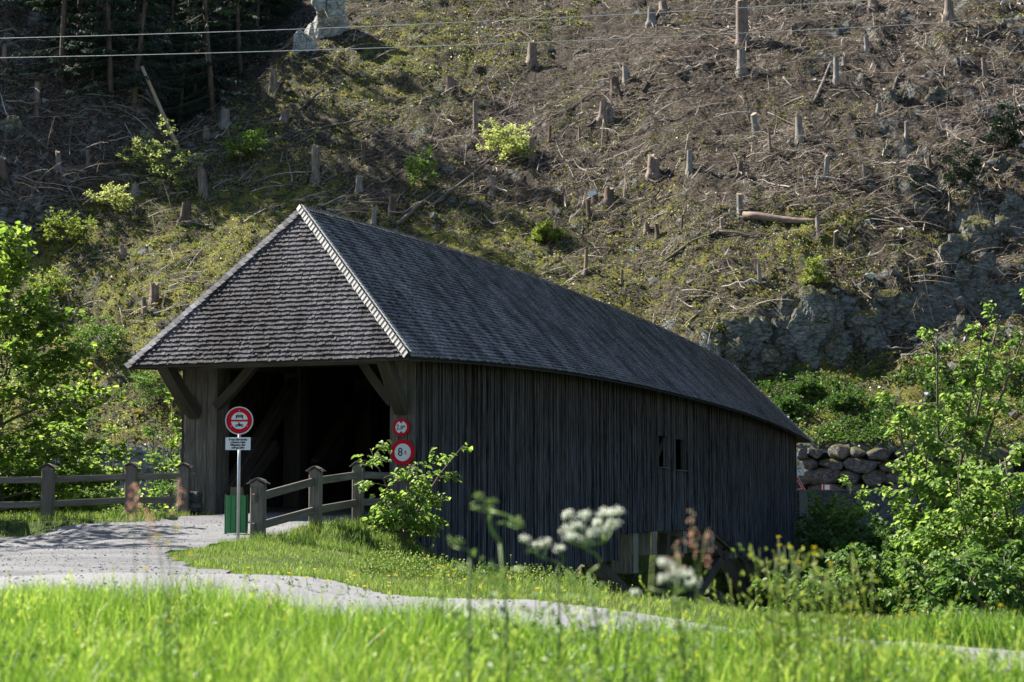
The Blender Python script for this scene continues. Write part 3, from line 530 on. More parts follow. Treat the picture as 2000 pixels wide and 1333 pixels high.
pt([(-.05, -.10), (-.02, -.065), (.0, -.06), (.02, -.075), (.055, -.088), (.05, -.10), (.02, -.105), (.0, -.12), (-.02, -.105)]); pt([(-.03, -.035), (-.012, -.03), (.012, -.06), (.03, -.07), (.02, -.085), (-.005, -.07), (-.02, -.05)])
m.build('motorcycle_pictogram', MT['black'], d0)
pc = at(465, 867, 33.97); hw, hh_ = .248, .125; m = M(); plate(m, [(-hw, -hh_), (hw, -hh_), (hw, hh_), (-hw, hh_)], pc, XA, ZA, NF, 0, .012); pl = m.build('text_plate', MT['white'], sg)
text('Senza lubientscha\na linavon lubiu\nMistadurs dlar\ncollega lubiu', .056, pc, XA, ZA, NF, .014, MT['black'], pl, sx=.92)
for a in (90, 215, 325): m = M(); plate(m, circ(.008, 10, cx=.2*math.cos(math.radians(a)), cy=.2*math.sin(math.radians(a))), c, XA, ZA, NF, .003, .003); m.build('rivet', MT['white'], d0)
FX, FN = -BL, -BA
def wallsign(px, py, r, lab, cat):
    d = ray(px, py); k = (BO-BA*.06)@BA/(d@BA); c = d*k; e = empty('road_sign', c, lab, cat); bpy.context.view_layer.update()
    m = M(); plate(m, circ(r), c, FX, ZA, FN, .0, .018); ds = m.build('sign_disc', MT['red'], e); m = M(); plate(m, circ(r*.68), c, FX, ZA, FN, .0175, .002); m.build('white_field', MT['white'], ds); return ds, c
e, c = wallsign(784, 835, .212, 'small round height limit sign reading 2.8 m on the right portal post', 'road sign')
m = M(); plate(m, [(-.05, .142), (0, .085), (.05, .142)], c, FX, ZA, FN, .0185, .003); m.build('arrow_mark', MT['black'], e); m = M(); plate(m, [(-.05, -.142), (.05, -.142), (0, -.085)], c, FX, ZA, FN, .0185, .003); m.build('arrow_mark', MT['black'], e)
text('2', .17, c-FX*.085, FX, ZA, FN, .021, MT['black'], e, sx=.85); text(',8', .13, c+FX*.0-ZA*.012, FX, ZA, FN, .021, MT['black'], e); text('m', .10, c+FX*.08+ZA*.022, FX, ZA, FN, .021, MT['black'], e, sx=.85)
e, c = wallsign(787, 884, .303, 'larger round weight limit sign reading 8 t below the height sign', 'road sign')
text('8', .27, c-FX*.06, FX, ZA, FN, .021, MT['black'], e); text('t', .15, c+FX*.07+ZA*.0, FX, ZA, FN, .021, MT['black'], e)

# ------------------------------------------------------------------ litter bin
c = at(463, 1000, 35.6); gz = H(c[0], c[1]); bn = empty('litter_bin', (c[0], c[1], gz), 'green metal litter bin standing behind the sign pole', 'litter bin')
zt = at(463, 968, 35.6)[2]; m = M()
for k in range(4): bar(m, (c[0]-.15+.1*k, c[1]-.15, gz+.05), (c[0]-.15+.1*k, c[1]-.15, zt), .094, .03, XA, .008)
for s in (-1, 1): bar(m, (c[0]+s*.185, c[1]+.02, gz+.05), (c[0]+s*.185, c[1]+.02, zt), .03, .34, XA)
bar(m, (c[0], c[1]+.2, gz+.05), (c[0], c[1]+.2, zt), .4, .03, XA); m.build('bin_body', MT['green'], bn)
m = M(); bar(m, (c[0]-.22, c[1]-.05, gz-.1), (c[0]-.22, c[1]-.05, zt+.02), .05, .06, XA); bar(m, (c[0]+.22, c[1]-.05, gz-.1), (c[0]+.22, c[1]-.05, zt+.02), .03, .06, XA); m.build('bin_frame', MT['dgreen'], bn)
m = M(); plate(m, [(-.14, 0), (.12, 0), (.10, .17), (-.13, .17)], np.array([c[0], c[1]+.1, zt]), XA, ZA, NF, 0, .16); m.build('bin_hood', plain('brown_paint', (.09, .08, .045), .6), bn)

# ------------------------------------------------------------------ fences
def fpost(base, top, w, fx, parent, cap=True):
    base = np.asarray(base, float); side = np.array([fx[1], -fx[0], 0]); m = M(); t = np.array([base[0], base[1], top]); b = base-[0, 0, .2]
    bar(m, b, t-[0, 0, .1], w, w*.95, fx, .02); pr = [(-w/2, -.11), (w/2, -.11), (w/2, -.07), (0, .02), (-w/2, -.07)]; plate(m, pr, t-side*0, fx, ZA, side, -w*.45, w*.9); po = m.build('post', MT['fence'], parent)
    if cap:
        m = M()
        for s in (-1, 1):
            for r in range(2):
                p0 = t+fx*s*(.0+.0)+[0, 0, .045+.01*r]; p1 = t+fx*s*(w*.72-.07*r)+[0, 0, -.045-.0*r+.045*r]
                for k in range(3): o_ = side*(-.8+k*.55+.27)*w*.8; bar(m, p0+o_+[0, 0, .012*R.rand()], p1+o_+[0, 0, .01*R.randn()], w*.42, .018, side, .003)
        m.build('post_cap', MT['wood'], po)
def rails(parent, A, Bp, hs, hgt=.15, th=.07, ext=(0., 0.)):
    for h0, h1 in hs:
        p = np.array([A[0], A[1], h0]); q = np.array([Bp[0], Bp[1], h1]); d = unit(q-p); m = M()
        n = 6; t = np.linspace(0, 1, n+1); P = (p-d*ext[0])[None]*(1-t[:, None])+(q+d*ext[1])[None]*t[:, None]; P[1:-1, 2] += .006*R.randn(n-1)
        sd = np.array([d[1], -d[0], 0]); bar(m, P[0], P[-1], th, hgt, sd, .018); m.build('rail', MT['fence'], parent)
fr = empty('wooden_fence', (-4.9, 33.9, -.6), 'grey wooden fence with shingle capped posts climbing to the right portal post', 'fence'); fr.location.z = -.6
tops = [(505, 938, 33.8), (617, 915, 36.2), (700, 905, 38.3)]; PB = [at(*t) for t in tops]; fx = unit(np.array([PB[0][0]-PB[2][0], PB[0][1]-PB[2][1], 0]))
fxr = np.array([1., -.12, 0]); fxr = unit(fxr)
for p, w in zip(PB, (.27, .25, .24)): fpost((p[0], p[1], p[2]-1.2), p[2]-.02, w, fxr, fr)
pe = B(-.05, .35, 0); ends = PB+[np.array([pe[0], pe[1], 0.96+.1])]
rz_ = []
rp_ = [(520, 967, 533, 1020), (612, 939, 612, 999), (700, 922, 700, 984)]
hs = [(at(505, 971, 33.8)[2], at(505, 1028, 33.8)[2]), (at(617, 940, 36.2)[2], at(617, 997, 36.2)[2]), (at(700, 928, 38.3)[2], at(700, 982, 38.3)[2]), (at(765, 931, 40.3)[2], at(765, 978, 40.3)[2])]
for k in range(3): rails(fr, ends[k], ends[k+1], [(hs[k][0], hs[k+1][0]), (hs[k][1], hs[k+1][1])], .16, .08, (.22 if k == 0 else 0, 0))
fl = empty('wooden_fence', (-10.6, 38.7, -.27), 'dark wooden post and rail fence along the grass left of the bridge portal', 'fence')
LP = [(-40, 912, 38.4), (95, 909, 38.9), (257, 907, 40.0), (360, 908, 41.0)]; LP = [at(*t) for t in LP]
for p in LP: fpost((p[0], p[1], p[2]-1.22), p[2]-.02, .26, np.array([1., 0, 0]), fl)
yy = [(939, 988), (937, 985), (932, 977), (930, 977)]; pxs = [-40, 95, 257, 360]; dd = [38.4, 38.9, 40., 41.]
hs = [(at(p, a, d)[2], at(p, b, d)[2]) for p, (a, b), d in zip(pxs, yy, dd)]
for k in range(3): rails(fl, LP[k], LP[k+1], [(hs[k][0], hs[k+1][0]), (hs[k][1], hs[k+1][1])], .15, .08, (0, .3 if k == 2 else 0))

# ------------------------------------------------------------------ far bank: masonry, boulder wall, far signs
pm = M(); f0 = HV*89.05
def far(mv, q, z): return MV*mv+HV*q+np.array([0, 0, z])
sw = empty('retaining_wall', far(4, 89, -4), 'grey masonry retaining wall with a pale coping below the far road', 'stone wall')
mv0 = float(MV@B(50.2, 0, 0)); C = np.array([[far(mv0, 88.7, -6), far(mv0, 89.2, -6), far(mv0, 89.2, .80), far(mv0, 88.7, .80), far(-60, 88.7, -6), far(-60, 89.2, -6), far(-60, 89.2, .80), far(-60, 88.7, .80)]]); boxes(pm, C, np.array([.5])); pm.build('masonry', MT['wallstone'], sw)
m = M(); bar(m, far(mv0, 88.95, .825), far(-60, 88.95, .825), .6, .055, HV); m.build('coping', MT['concrete'], sw)
m = M(); bar(m, far(mv0-.45, 88.66, -6), far(mv0-.45, 88.66, .79), .42, .12, MV, .01); m.build('corner_pier', MT['concrete'], sw)
bw = empty('boulder_wall', far(0, 97.5, -.2), 'dry wall of large rounded grey boulders behind the far road', 'stone wall')
rb = np.random.RandomState(12); nb = 0
BL_ = [(1593, 886, 27, 18), (1638, 883, 42, 24, 1), (1674, 886, 28, 22), (1718, 887, 44, 22), (1765, 888, 28, 17), (1810, 888, 40, 22), (1862, 888, 50, 24), (1567, 888, 18, 18), (1582, 907, 34, 20), (1622, 906, 36, 18), (1682, 909, 70, 24), (1738, 912, 36, 22), (1782, 910, 40, 24), (1830, 911, 46, 24), (1606, 930, 52, 28), (1659, 932, 44, 28), (1703, 934, 42, 26), (1752, 935, 48, 26), (1803, 935, 44, 26), (1853, 934, 46, 26), (1571, 930, 30, 28), (1600, 953, 34, 15), (1636, 955, 34, 14), (1672, 953, 38, 15), (1712, 955, 40, 14), (1755, 954, 44, 16), (1802, 955, 40, 16), (1850, 955, 44, 16), (1905, 890, 48, 22), (1950, 890, 40, 24), (1900, 913, 46, 24), (1948, 914, 44, 24), (1903, 937, 50, 24), (1955, 936, 46, 24)]
for t in BL_:
    d = ray(t[0], t[1]); k = 97.35/(d@HV); p = d*k; m = M(); sc = k/F; rockmesh(m, p, (t[2]*sc*.58, .6, t[3]*sc*.62), 40+nb, .22, 16, .92); nb += 1
    o = m.build('boulder', MT['paleboulder' if len(t) > 4 else 'boulder'], bw, True)
    if len(t) > 4: o['label'] = 'pale sandy boulder in the top row'
m = M(); C = np.array([[far(20, 97.5, -.5), far(20, 98.2, -.5), far(20, 98.4, 3.0), far(20, 97.6, 3.0), far(-40, 97.5, -.5), far(-40, 98.2, -.5), far(-40, 98.4, 3.0), far(-40, 97.6, 3.0)]]); boxes(m, C, np.array([.5])); m.build('earth_backing', mat('dark_earth', lambda g: g.mix(g.noise(g.obj(), 5, 6), (.003, .003, .0025), (.014, .011, .008)), .95), bw)
def fsign(px, Yd): p = at(px, 960, Yd); return p
YF = 90.5; s_ = YF/F
p = at(1557.5, 960, YF); e = empty('warning_sign', (p[0], p[1], -.2), 'red bordered triangular rockfall warning sign past the far bridge end', 'road sign'); bpy.context.view_layer.update()
m = M(); tubes(m, np.array([[[p[0], p[1]+.08, -.3], [p[0], p[1]+.08, 2.9]]]), np.full((1, 2), .03), 12); m.build('pole', MT['steel'], e, True)
tri = lambda r, cy=0: [(-r, cy-r*.62), (r, cy-r*.62), (0, cy+r*1.15)]
c = at(1557.5, 949, YF); m = M(); plate(m, tri(.45), c, XA, ZA, NF, 0, .01); m.build('sign_plate', MT['white'], e); m = M(); plate(m, tri(.41), c, XA, ZA, NF, .0105, .004); m.build('red_border', MT['red'], e); m = M(); plate(m, tri(.27, -.01), c, XA, ZA, NF, .015, .004); m.build('white_field', MT['white'], e)
m = M(); plate(m, [(-.02, -.16), (.23, -.16), (.0, .25), (-.05, .05)], c, XA, ZA, NF, .0195, .003); m.build('pictogram', MT['black'], e)
c = at(1559, 915, YF+.1); e = empty('danger_sign', (c[0], c[1], c[2]-.4), 'small yellow triangle over a white panel above the red triangle sign', 'road sign'); bpy.context.view_layer.update()
m = M(); plate(m, [(-.3, -.38), (.3, -.38), (.3, .15), (0, .5), (-.3, .15)], c, XA, ZA, NF, 0, .015); m.build('sign_plate', MT['steel'], e)
m = M(); plate(m, [(-.2, .10), (.2, .10), (.0, .42)], c, XA, ZA, NF, .0155, .004); m.build('yellow_triangle', MT['yellow'], e); m = M(); plate(m, [(-.23, -.34), (.2, -.34), (.2, .06), (-.23, .06)], c, XA, ZA, NF, .0155, .004); m.build('white_field', MT['white'], e)
m = M(); plate(m, [(-.19, .03), (.17, .03), (.17, -.05), (-.19, -.02)], c, XA, ZA, NF, .02, .003); plate(m, [(-.02, -.05), (.02, -.05), (.15, -.3), (.1, -.3)], c, XA, ZA, NF, .02, .003); m.build('blue_mark', MT['blue'], e)
m = M(); plate(m, [(-.02, .16), (.02, .16), (.02, .32), (-.02, .32)], c, XA, ZA, NF, .02, .003); m.build('black_mark', MT['black'], e)
p = at(1614.5, 953, 91.); e = empty('marker_board', (p[0], p[1], .6), 'small red edged white marker board on the far parapet', 'marker'); m = M(); plate(m, [(-.24, -.2), (.24, -.2), (.24, .18), (-.24, .18)], p, XA, ZA, NF, 0, .1); m.build('red_board', plain('faded_red', (.33, .09, .09), .6), e); m = M(); plate(m, [(-.12, -.19), (.14, -.19), (.14, .15), (-.12, .15)], p, XA, ZA, NF, .101, .006); m.build('white_panel', MT['white'], e)

# ------------------------------------------------------------------ rock outcrops
RK = [(1590, 655, 72, 85, 'large smooth grey rock face with pale quartz streaks above the bridge end'), (1462, 660, 46, 55, 'grey rock knob directly above the far part of the bridge roof'), (1690, 625, 32, 26, 'small pale rock block right of the large rock face'),
    (1925, 470, 50, 60, 'tall fractured grey cliff block near the right edge'), (1905, 560, 40, 55, 'lower cliff block stacked below the tall right cliff block'), (1800, 420, 22, 22, 'small grey rock left of the tall right cliff block'), (638, 50, 46, 72, 'steep light grey crag at the top beside the dark gully'), (592, 90, 26, 40, 'narrow rock slab left of the light grey crag'),
    (1960, 330, 26, 24, 'dark grey rock poking out at the right edge halfway up'), (1790, 345, 22, 16, 'pale rock below the hanging spruce branch'), (1745, 190, 24, 14, 'pale rock slab among branches in the upper right'), (1830, 190, 30, 16, 'mossy grey rock right of the pale slab in the upper right'), (15, 250, 26, 24, 'grey rock at the left edge of the shaded slope'), (455, 195, 22, 18, 'grey rock block beside the dark gully'), (1880, 650, 26, 26, 'shaded rock foot beneath the right cliff blocks'), (1975, 420, 26, 40, 'dark cliff edge at the right margin'), (1545, 600, 30, 30, 'dark mossy rock step left above the large rock face'), (1640, 700, 34, 26, 'grey rock foot at the right base of the large rock face'), (1430, 705, 30, 34, 'grey rock face low beside the roof edge'), (1750, 600, 40, 30, 'mossy broken rock between the large face and right cliff'), (1860, 500, 34, 40, 'mossy rock ledge left of the tall cliff block'), (1945, 610, 40, 34, 'broken grey rock at the base of the right cliff'), (1520, 720, 40, 30, 'low grey rock slab just above the far roof corner')]
for k, (px, py, w, h, lb) in enumerate(RK):
    p = hit(px, py+h*.4)
    if p is None: continue
    s = p[1]/F; e = empty('rock_outcrop', p, lb, 'rock'); m = M(); zc = at(px, py, p[1])[2]
    rs_ = np.random.RandomState(k+9); [rockmesh(m, np.array([p[0]+w*s*a_, 0, zc+h*s*b_])+[0, float(np.clip(hit(px+w*a_, py+h*b_*.9+2)[1] if hit(px+w*a_, py+h*b_*.9+2) is not None else p[1], p[1]-w*s*.6, p[1]+w*s*.6)), 0]+[0, .15*w*s, 0], (w*s*c_, w*s*c_*.8, h*s*c_*1.1), 100+k*10+j_, .38, 24, .9) for j_, (a_, b_, c_) in enumerate([(0, 0, .8)]+[(rs_.uniform(-.7, .7), rs_.uniform(-.8, .8), rs_.uniform(.25, .6)) for _ in range(8)])]; m.build('rock_mass', MT['crag'] if k in (6, 7) else MT['rock'], e)
c0 = at(628, 1075, 35.3); e = empty('rock_outcrop', (c0[0], c0[1], c0[2]-.2), 'low dark mossy rock in the grass below the fence', 'rock'); m = M(); rockmesh(m, c0, (.5, .3, .18), 301, .4, 16, .6); rockmesh(m, c0+[.4, .3, .02], (.3, .3, .22), 302, .4, 14, .6); m.build('rock_mass', plain('dark_rock', (.12, .115, .11), .9, .2, 0, .8), e)

# ------------------------------------------------------------------ stumps
ST = [(536,145,175,17),(515,181,198,9),(439,221,244,20),(555,225,241,17),(401,345,376,20),(357,398,432,20),(172,295,325,8),(74,165,195,12),(72,208,224,9),(7,314,340,15),(8,92,118,10),(115,300,330,12),(264,366,380,16),(404,252,264,12),(1036,81,122,20),(879,155,178,16),(929,198,257,10),(617,290,356,17),(709,284,323,10),(700,350,376,15),(678,310,330,9),(763,388,426,16),(727,408,440,11),(1041,276,307,13),(1023,287,313,8),(960,348,380,14),(1072,246,280,6),(1272,21,48,18),(1297,6,27,18),(1449,0,90,26),(1447,105,144,20),(1224,134,159,12),(1205,162,186,20),(1177,203,234,20),(1192,207,240,9),(1132,249,279,6),(1346,296,336,12),(1276,311,345,25),(1479,225,261,13),(1444,324,348,12),(1163,378,400,12),(1189,371,395,20),(1446,384,420,13),(1632,117,162,12),(1648,114,129,8),(1562,231,275,14),(1507,257,297,6),(1611,309,348,11),(1769,241,267,7),(1695,75,98,11),(1852,6,33,18),(1704,0,15,18),(1567,3,18,6),(1926,117,150,9),(1716,204,216,10),(1818,312,330,7),(1689,327,354,7),(1151,389,425,10),(1286,440,462,9),(1262,440,455,12),(1330,420,452,5),(1141,495,537,8),(1485,527,552,7),(1212,530,555,6),(1410,428,447,8),(302,558,592,18),(283,589,613,10),(136,538,554,12),(240,483,496,14),(1875,605,622,18),(1598,427,468,10),(1631,459,487,10)]
def region(px, py):
    r = 'at the slope top' if py < 70 else 'high on the slope' if py < 230 else 'mid slope' if py < 400 else 'low on the slope'
    c = 'in the left shade' if px < 330 else 'beside the gully' if px < 600 else 'behind the gable' if px < 850 else 'left of centre' if px < 1080 else 'right of centre' if px < 1320 else 'above the bridge end' if px < 1640 else 'at far right'
    return r, c
def ordn(n): return 'leftmost' if n == 0 else f"{n+1}{'th' if 10 <= (n+1) % 100 <= 20 else {1: 'st', 2: 'nd', 3: 'rd'}.get((n+1) % 10, 'th')} from left"
OR = ['leftmost', 'second from left', 'third from left', 'fourth from left', 'fifth from left', 'sixth from left', 'seventh from left', 'eighth from left', 'ninth from left', 'tenth from left', 'eleventh from left', 'twelfth from left', 'thirteenth from left', 'fourteenth from left']
def labels(items, noun, plural, adj):
    reg = {}
    for i, t in enumerate(items): reg.setdefault(region(t[0], t[1]), []).append(i)
    out = [None]*len(items)
    for (r, c), L in reg.items():
        L.sort(key=lambda i: items[i][0])
        for n, i in enumerate(L): out[i] = f'{adj(items[i])} {noun} {r} {c}'+('' if len(L) == 1 else f', {ordn(n)}')
    return out
SL = labels(ST, 'stump', 'stumps', lambda t: ('tall' if t[2]-t[1] > 38 else 'low' if t[2]-t[1] < 22 else 'knee high')+(' thin' if t[3] < 11 else ' thick' if t[3] > 16 else '')+' brown')
for (px, y0, y1, w), lb in zip(ST, SL):
    p = hit(px, y1)
    if p is None: print('miss stump', px, y1); continue
    s = p[1]/F; h = max((y1-y0)*s, .3)+.1; r = w*s*.5*1.0; e = empty('tree_stump', p, lb, 'stump', 'cut tree stumps on the cleared slope')
    n = 14; th = np.arange(n)*2*math.pi/n; K = 7; V = []; ln = R.randn(2)*.09; lob = .10*np.sin(th*3+R.rand()*6)+.08*np.sin(th*5+R.rand()*6); tilt = R.randn(2)*.18
    for k in range(K):
        t = k/(K-1); z = [-1.1, -.25, .0, .12*h, .35*h, .7*h, h][k]; zp = max(z, 0); rr = r*(1.0-.12*t+.32*math.exp(-zp/(.45*r+.02)))*(1+lob*(1.6-t))
        cx_, cy_ = ln[0]*h*t, ln[1]*h*t; x = np.cos(th)*rr+cx_; y = np.sin(th)*rr+cy_; zz = np.full(n, z)+(k == K-1)*((tilt[0]*x+tilt[1]*y)*1.6+r*.22*R.randn(n)*(R.rand() < .6))
        V.append(np.c_[x, y, zz]+p)
    V = np.concatenate(V); k_ = np.arange(n); q = np.concatenate([np.c_[k_, (k_+1) % n, (k_+1) % n+n, k_+n]+n*a for a in range(K-1)]); lc = V-p; m = M(); m.add(V, q, R.rand(), lc+R.rand()*30, True)
    nr_ = 3 if w > 11 else 0
    if nr_:
        for k in range(nr_+R.randint(3)):
            a = R.rand()*6.28; d = np.array([math.cos(a), math.sin(a)]); L = r*(1.6+1.6*R.rand()); tt = np.linspace(0, 1, 5); pp = np.c_[p[0]+d[0]*(r*.6+L*tt), p[1]+d[1]*(r*.6+L*tt), 0*tt]; pp[:, 2] = H(pp[:, 0], pp[:, 1])+.18*r*(1-tt)+r*.7*(1-tt)**3-.05*tt; tubes(m, pp[None], (r*.28*(1-.7*tt))[None], 5)
    m.build('trunk_base', MT[['stump', 'stump_grey', 'stump_dark'][R.choice(3, p=[.45, .33, .22])]], e); top = V[-n:]; m = M(); cc = top.mean(0)+[0, 0, .015]; m.add(np.r_[top*.98+cc*.02+[0, 0, .006], [cc]], np.c_[k_, (k_+1) % n, np.full(n, n)], R.rand()); m.build('cut_face', MT['cut'], e)
# sign box on stump
p = hit(1157, 400); c = at(1157, 378, p[1]-.2); e = empty('metal_plate', c, 'small tilted pale metal plate lying on stumps on the middle slope', 'plate'); m = M(); xa = unit(np.array([1, 0, .25])); plate(m, [(-.32, -.18), (.32, -.18), (.32, .2), (-.32, .2)], c, xa, np.array([-.2, .3, .9]), NF, 0, .05); m.build('plate', MT['white'], e)

# ------------------------------------------------------------------ logs and branches on the slope
LG = [((1452, 432), (1612, 440), .28, 'thick rotting brown fallen log on the slope above the bridge'), ((500, 268+15), (915, 212), .10, 'long grey pole lying across the middle slope above the gable'), ((835, 414), (995, 286), .10, 'long thin log slanting up behind the bridge ridge'), ((776, 445), (855, 380), .13, 'short grey log just behind the roof gable'),
    ((586, 218), (632, 178), .09, 'short pale pole beside the dark gully'), ((1175, 283+10), (1178, 232), .05, 'thin upright dead branch right of centre'), ((1590, 205), (1622, 135), .14, 'pale leaning broken log beside a tall stump in the upper right'), ((1055+265, 150), (1440, 121), .09, 'long pale pole pointing at the rooted stump'), ((1265, 188), (1345, 175), .08, 'pale branch lying below the pole in the upper right'),
    ((1290, 52), (1327, 54), .13, 'short pale cut log near the top'), ((1120, 112), (1142, 101), .1, 'small pale log on the grey scree'), ((1740, 195), (1765, 140), .10, 'leaning grey branch among rocks in the upper right'), ((1530, 155), (1548, 175), .08, 'short pale stick on the upper right slope'), ((1787, 87), (1825, 115), .12, 'pale snapped branch near the right edge'), ((1838, 33), (1880, 60), .12, 'bright cut branch at the upper right'), ((1800, 90), (1990, 30), .08, 'long thin pole rising to the right top corner'),
    ((200, 352), (265, 368), .14, 'pale split log on the shaded left slope'), ((115, 330), (165, 430), .09, 'grey branch slanting down the shaded left slope'), ((0, 222), (95, 295), .08, 'long branch on the shaded left slope edge'), ((1700, 640-8), (1745, 655), .07, 'thin pale branch above the green slope'), ((1300, 512), (1405, 462), .09, 'forked grey branch lying behind the bridge roof'), ((1405, 462), (1480, 470), .07, 'thin end of grey branch behind the bridge roof'), ((1050, 470), (1110, 400), .06, 'thin branch lying on moss right of centre'), ((1700, 425), (1740, 435), .12, 'short log stub right of the rotting log'), ((1760, 700), (1860, 705), .07, 'dead branch above the green slope on the right'), ((1090, 230), (1240, 130), .05, 'long thin branch through the slash right of centre'), ((1255, 180), (1290, 120), .06, 'curved grey branch in the upper middle'), ((1500, 225), (1600, 270), .05, 'thin stick left of a tall stump')]
for (a, b, r, lb) in LG:
    pa, pb = hit(*a), hit(*b)
    if pa is None or pb is None: continue
    n = 7; t = np.linspace(0, 1, n); P = pa+(pb-pa)*t[:, None]; P[:, 2] = np.maximum(H(P[:, 0], P[:, 1])+r*.6, P[:, 2]); P[:, 2] = P[:, 2]*.4+.6*(np.interp(t, [0, .5, 1], [P[0, 2], P[n//2, 2], P[-1, 2]])+.1); e = empty('fallen_log', P[0], lb, 'log' if r > .08 else 'branch'); m = M(); tubes(m, P[None], (r*(1.15-.5*t))[None], 9)
    for k in range(3): i_ = 1+R.randint(n-2); d = unit(R.randn(3)+[0, -.5, .8]); L = .3+.7*R.rand(); tubes(m, np.array([[P[i_], P[i_]+d*L*.5, P[i_]+d*L+[0, 0, -.1*L]]]), np.array([[r*.35, r*.25, r*.1]]), 4)
    m.build('log_stem', MT['stump'] if r > .2 else MT['wood'], e)
# slash: countless dead twigs
def twigs(n, px0, px1, py0, py1, L0, L1, r0, r1, K=5, lift=.25, up=.15):
    X_ = R.uniform(-58, 54, n*3); Y_ = R.uniform(92, 166, n*3); z = H(X_, Y_)
    ppx = 1000+F*X_/Y_; ppy = 990-F*z/Y_; q, mm_ = qm(X_, Y_); s = mm_-np.interp(q, *EQ)
    dens = .12+.88*ss(-.12, .25, fbm(X_*.15+4, Y_*.15, 3))+.25*ss(900, 1500, ppx); dens = dens*(1-.82*green_at(X_, Y_)); k = (q > 99) & (ppx > px0) & (ppx < px1) & (ppy > py0) & (ppy < py1) & (R.rand(n*3) < dens) & ~((s > 6) & (q > 140)); X_, Y_ = X_[k][:n], Y_[k][:n]; n = len(X_)
    a = R.rand(n)*math.pi; u_ = R.rand(n); a = np.where(u_ < .35, .45+.4*R.randn(n), np.where(u_ < .62, 1.25+.45*R.randn(n), a)); L = L0+(L1-L0)*R.rand(n)**2.2; t = np.linspace(0, 1, K)
    cur = R.randn(n)*.22; ang = a[:, None]+cur[:, None]*t[None]; st = L[:, None]/(K-1); px_ = X_[:, None]+np.cumsum(np.cos(ang)*st, 1); py_ = Y_[:, None]+np.cumsum(np.sin(ang)*st*.9, 1)
    zz = H(px_, py_); h0 = lift*R.rand(n)**2; slope = up*np.abs(R.randn(n))*L; z2 = zz.mean(1)[:, None]*.5+zz*.5; z2 = np.maximum(z2, zz-.02)+h0[:, None]+slope[:, None]*t[None]*(R.rand(n) < .35)[:, None]+.02*R.randn(n, K)*L[:, None]
    rr = (r0+(r1-r0)*R.rand(n)**2)[:, None]*(1.1-.75*t[None]); m.add(np.zeros((0, 3)), np.zeros((0, 4), int)) if False else None
    return np.stack([px_, py_, z2], -1), rr
m = M(); P, rr = twigs(34000, -50, 2050, -60, 900, .4, 2.8, .008, .024, 5); tubes(m, P, rr, 3); P, rr = twigs(3800, -50, 2050, -60, 700, 1.5, 5, .02, .05, 7, .5, .12); tubes(m, P, rr, 4)
tag(m.build('brushwood', MT['twig']), 'tangle of dead branches and twigs left over the cleared slope', 'brushwood', kind='stuff')
# brush heaps at spots seen in the photo
m = M()
for (px, py, w, n) in ((900, 215, 50, 120), (870, 180, 60, 130), (1180, 430, 45, 160), (1170, 470, 40, 120), (1240, 200, 70, 160), (1180, 230, 60, 120), (1660, 180, 60, 120), (1830, 230, 60, 140), (1880, 300, 50, 160), (1720, 420, 60, 140), (1560, 400, 50, 90), (330, 330, 50, 80), (1500, 60, 90, 130), (1640, 40, 70, 140), (1900, 60, 60, 120), (1300, 500, 60, 90), (350, 560, 50, 90), (290, 620, 50, 80), (1350, 230, 80, 90), (1800, 640, 60, 90), (100, 350, 80, 120), (60, 420, 70, 80), (1950, 200, 60, 120), (600, 330, 60, 80), (700, 240, 60, 80), (1440, 160, 60, 100))+tuple((R.uniform(0, 2000), R.uniform(0, 620), 45, 55) for _ in range(150)):
    p = hit(px, py)
    if p is None: continue
    s = p[1]/F; n = max(5, int(n*.19)); c_ = p+np.c_[R.randn(n)*w*s*.55, R.randn(n)*w*s*.5, np.zeros(n)]; c_[:, 2] = H(c_[:, 0], c_[:, 1])+.05+.5*R.rand(n)**2*w*s*.3
    d = unit(R.randn(n, 3)*[.8, .5, .35]+[.9, -.1, .25]); d *= np.sign(R.rand(n)-.25)[:, None]; L = 1.2+2.6*R.rand(n); t = np.linspace(0, 1, 6); P = c_[:, None]+d[:, None]*(L[:, None]*t)[..., None]; P[:, :, 2] -= .25*L[:, None]*t**2; tubes(m, P, (.018+.03*R.rand(n)**2)[:, None]*(1.1-.9*t[None]), 4, .35+.6*R.rand(n))
    ns = 13; u = R.rand(n, ns)*.85+.1; q0 = c_[:, None]+d[:, None]*(L[:, None]*u)[..., None]; q0[:, :, 2] -= .25*L[:, None]*u**2; d2 = unit(d[:, None]*.9+R.randn(n, ns, 3)*[.6, .6, .75]); L2 = (.25+.75*R.rand(n, ns))*(1.15-u)*L[:, None]*.42; t2 = np.linspace(0, 1, 4)
    P2 = (q0[:, :, None]+d2[:, :, None]*(L2[:, :, None]*t2)[..., None]).reshape(-1, 4, 3); P2[:, :, 2] -= .18*L2.reshape(-1, 1)*t2**2; tubes(m, P2, np.broadcast_to(.011*(1.1-.8*t2), (n*ns, 4)), 3, np.repeat(.3+.65*R.rand(n), ns))
tag(m.build('brush_heaps', MT['twig']), 'springy heaps of bleached dead branches piled on the slope', 'brushwood', kind='stuff')
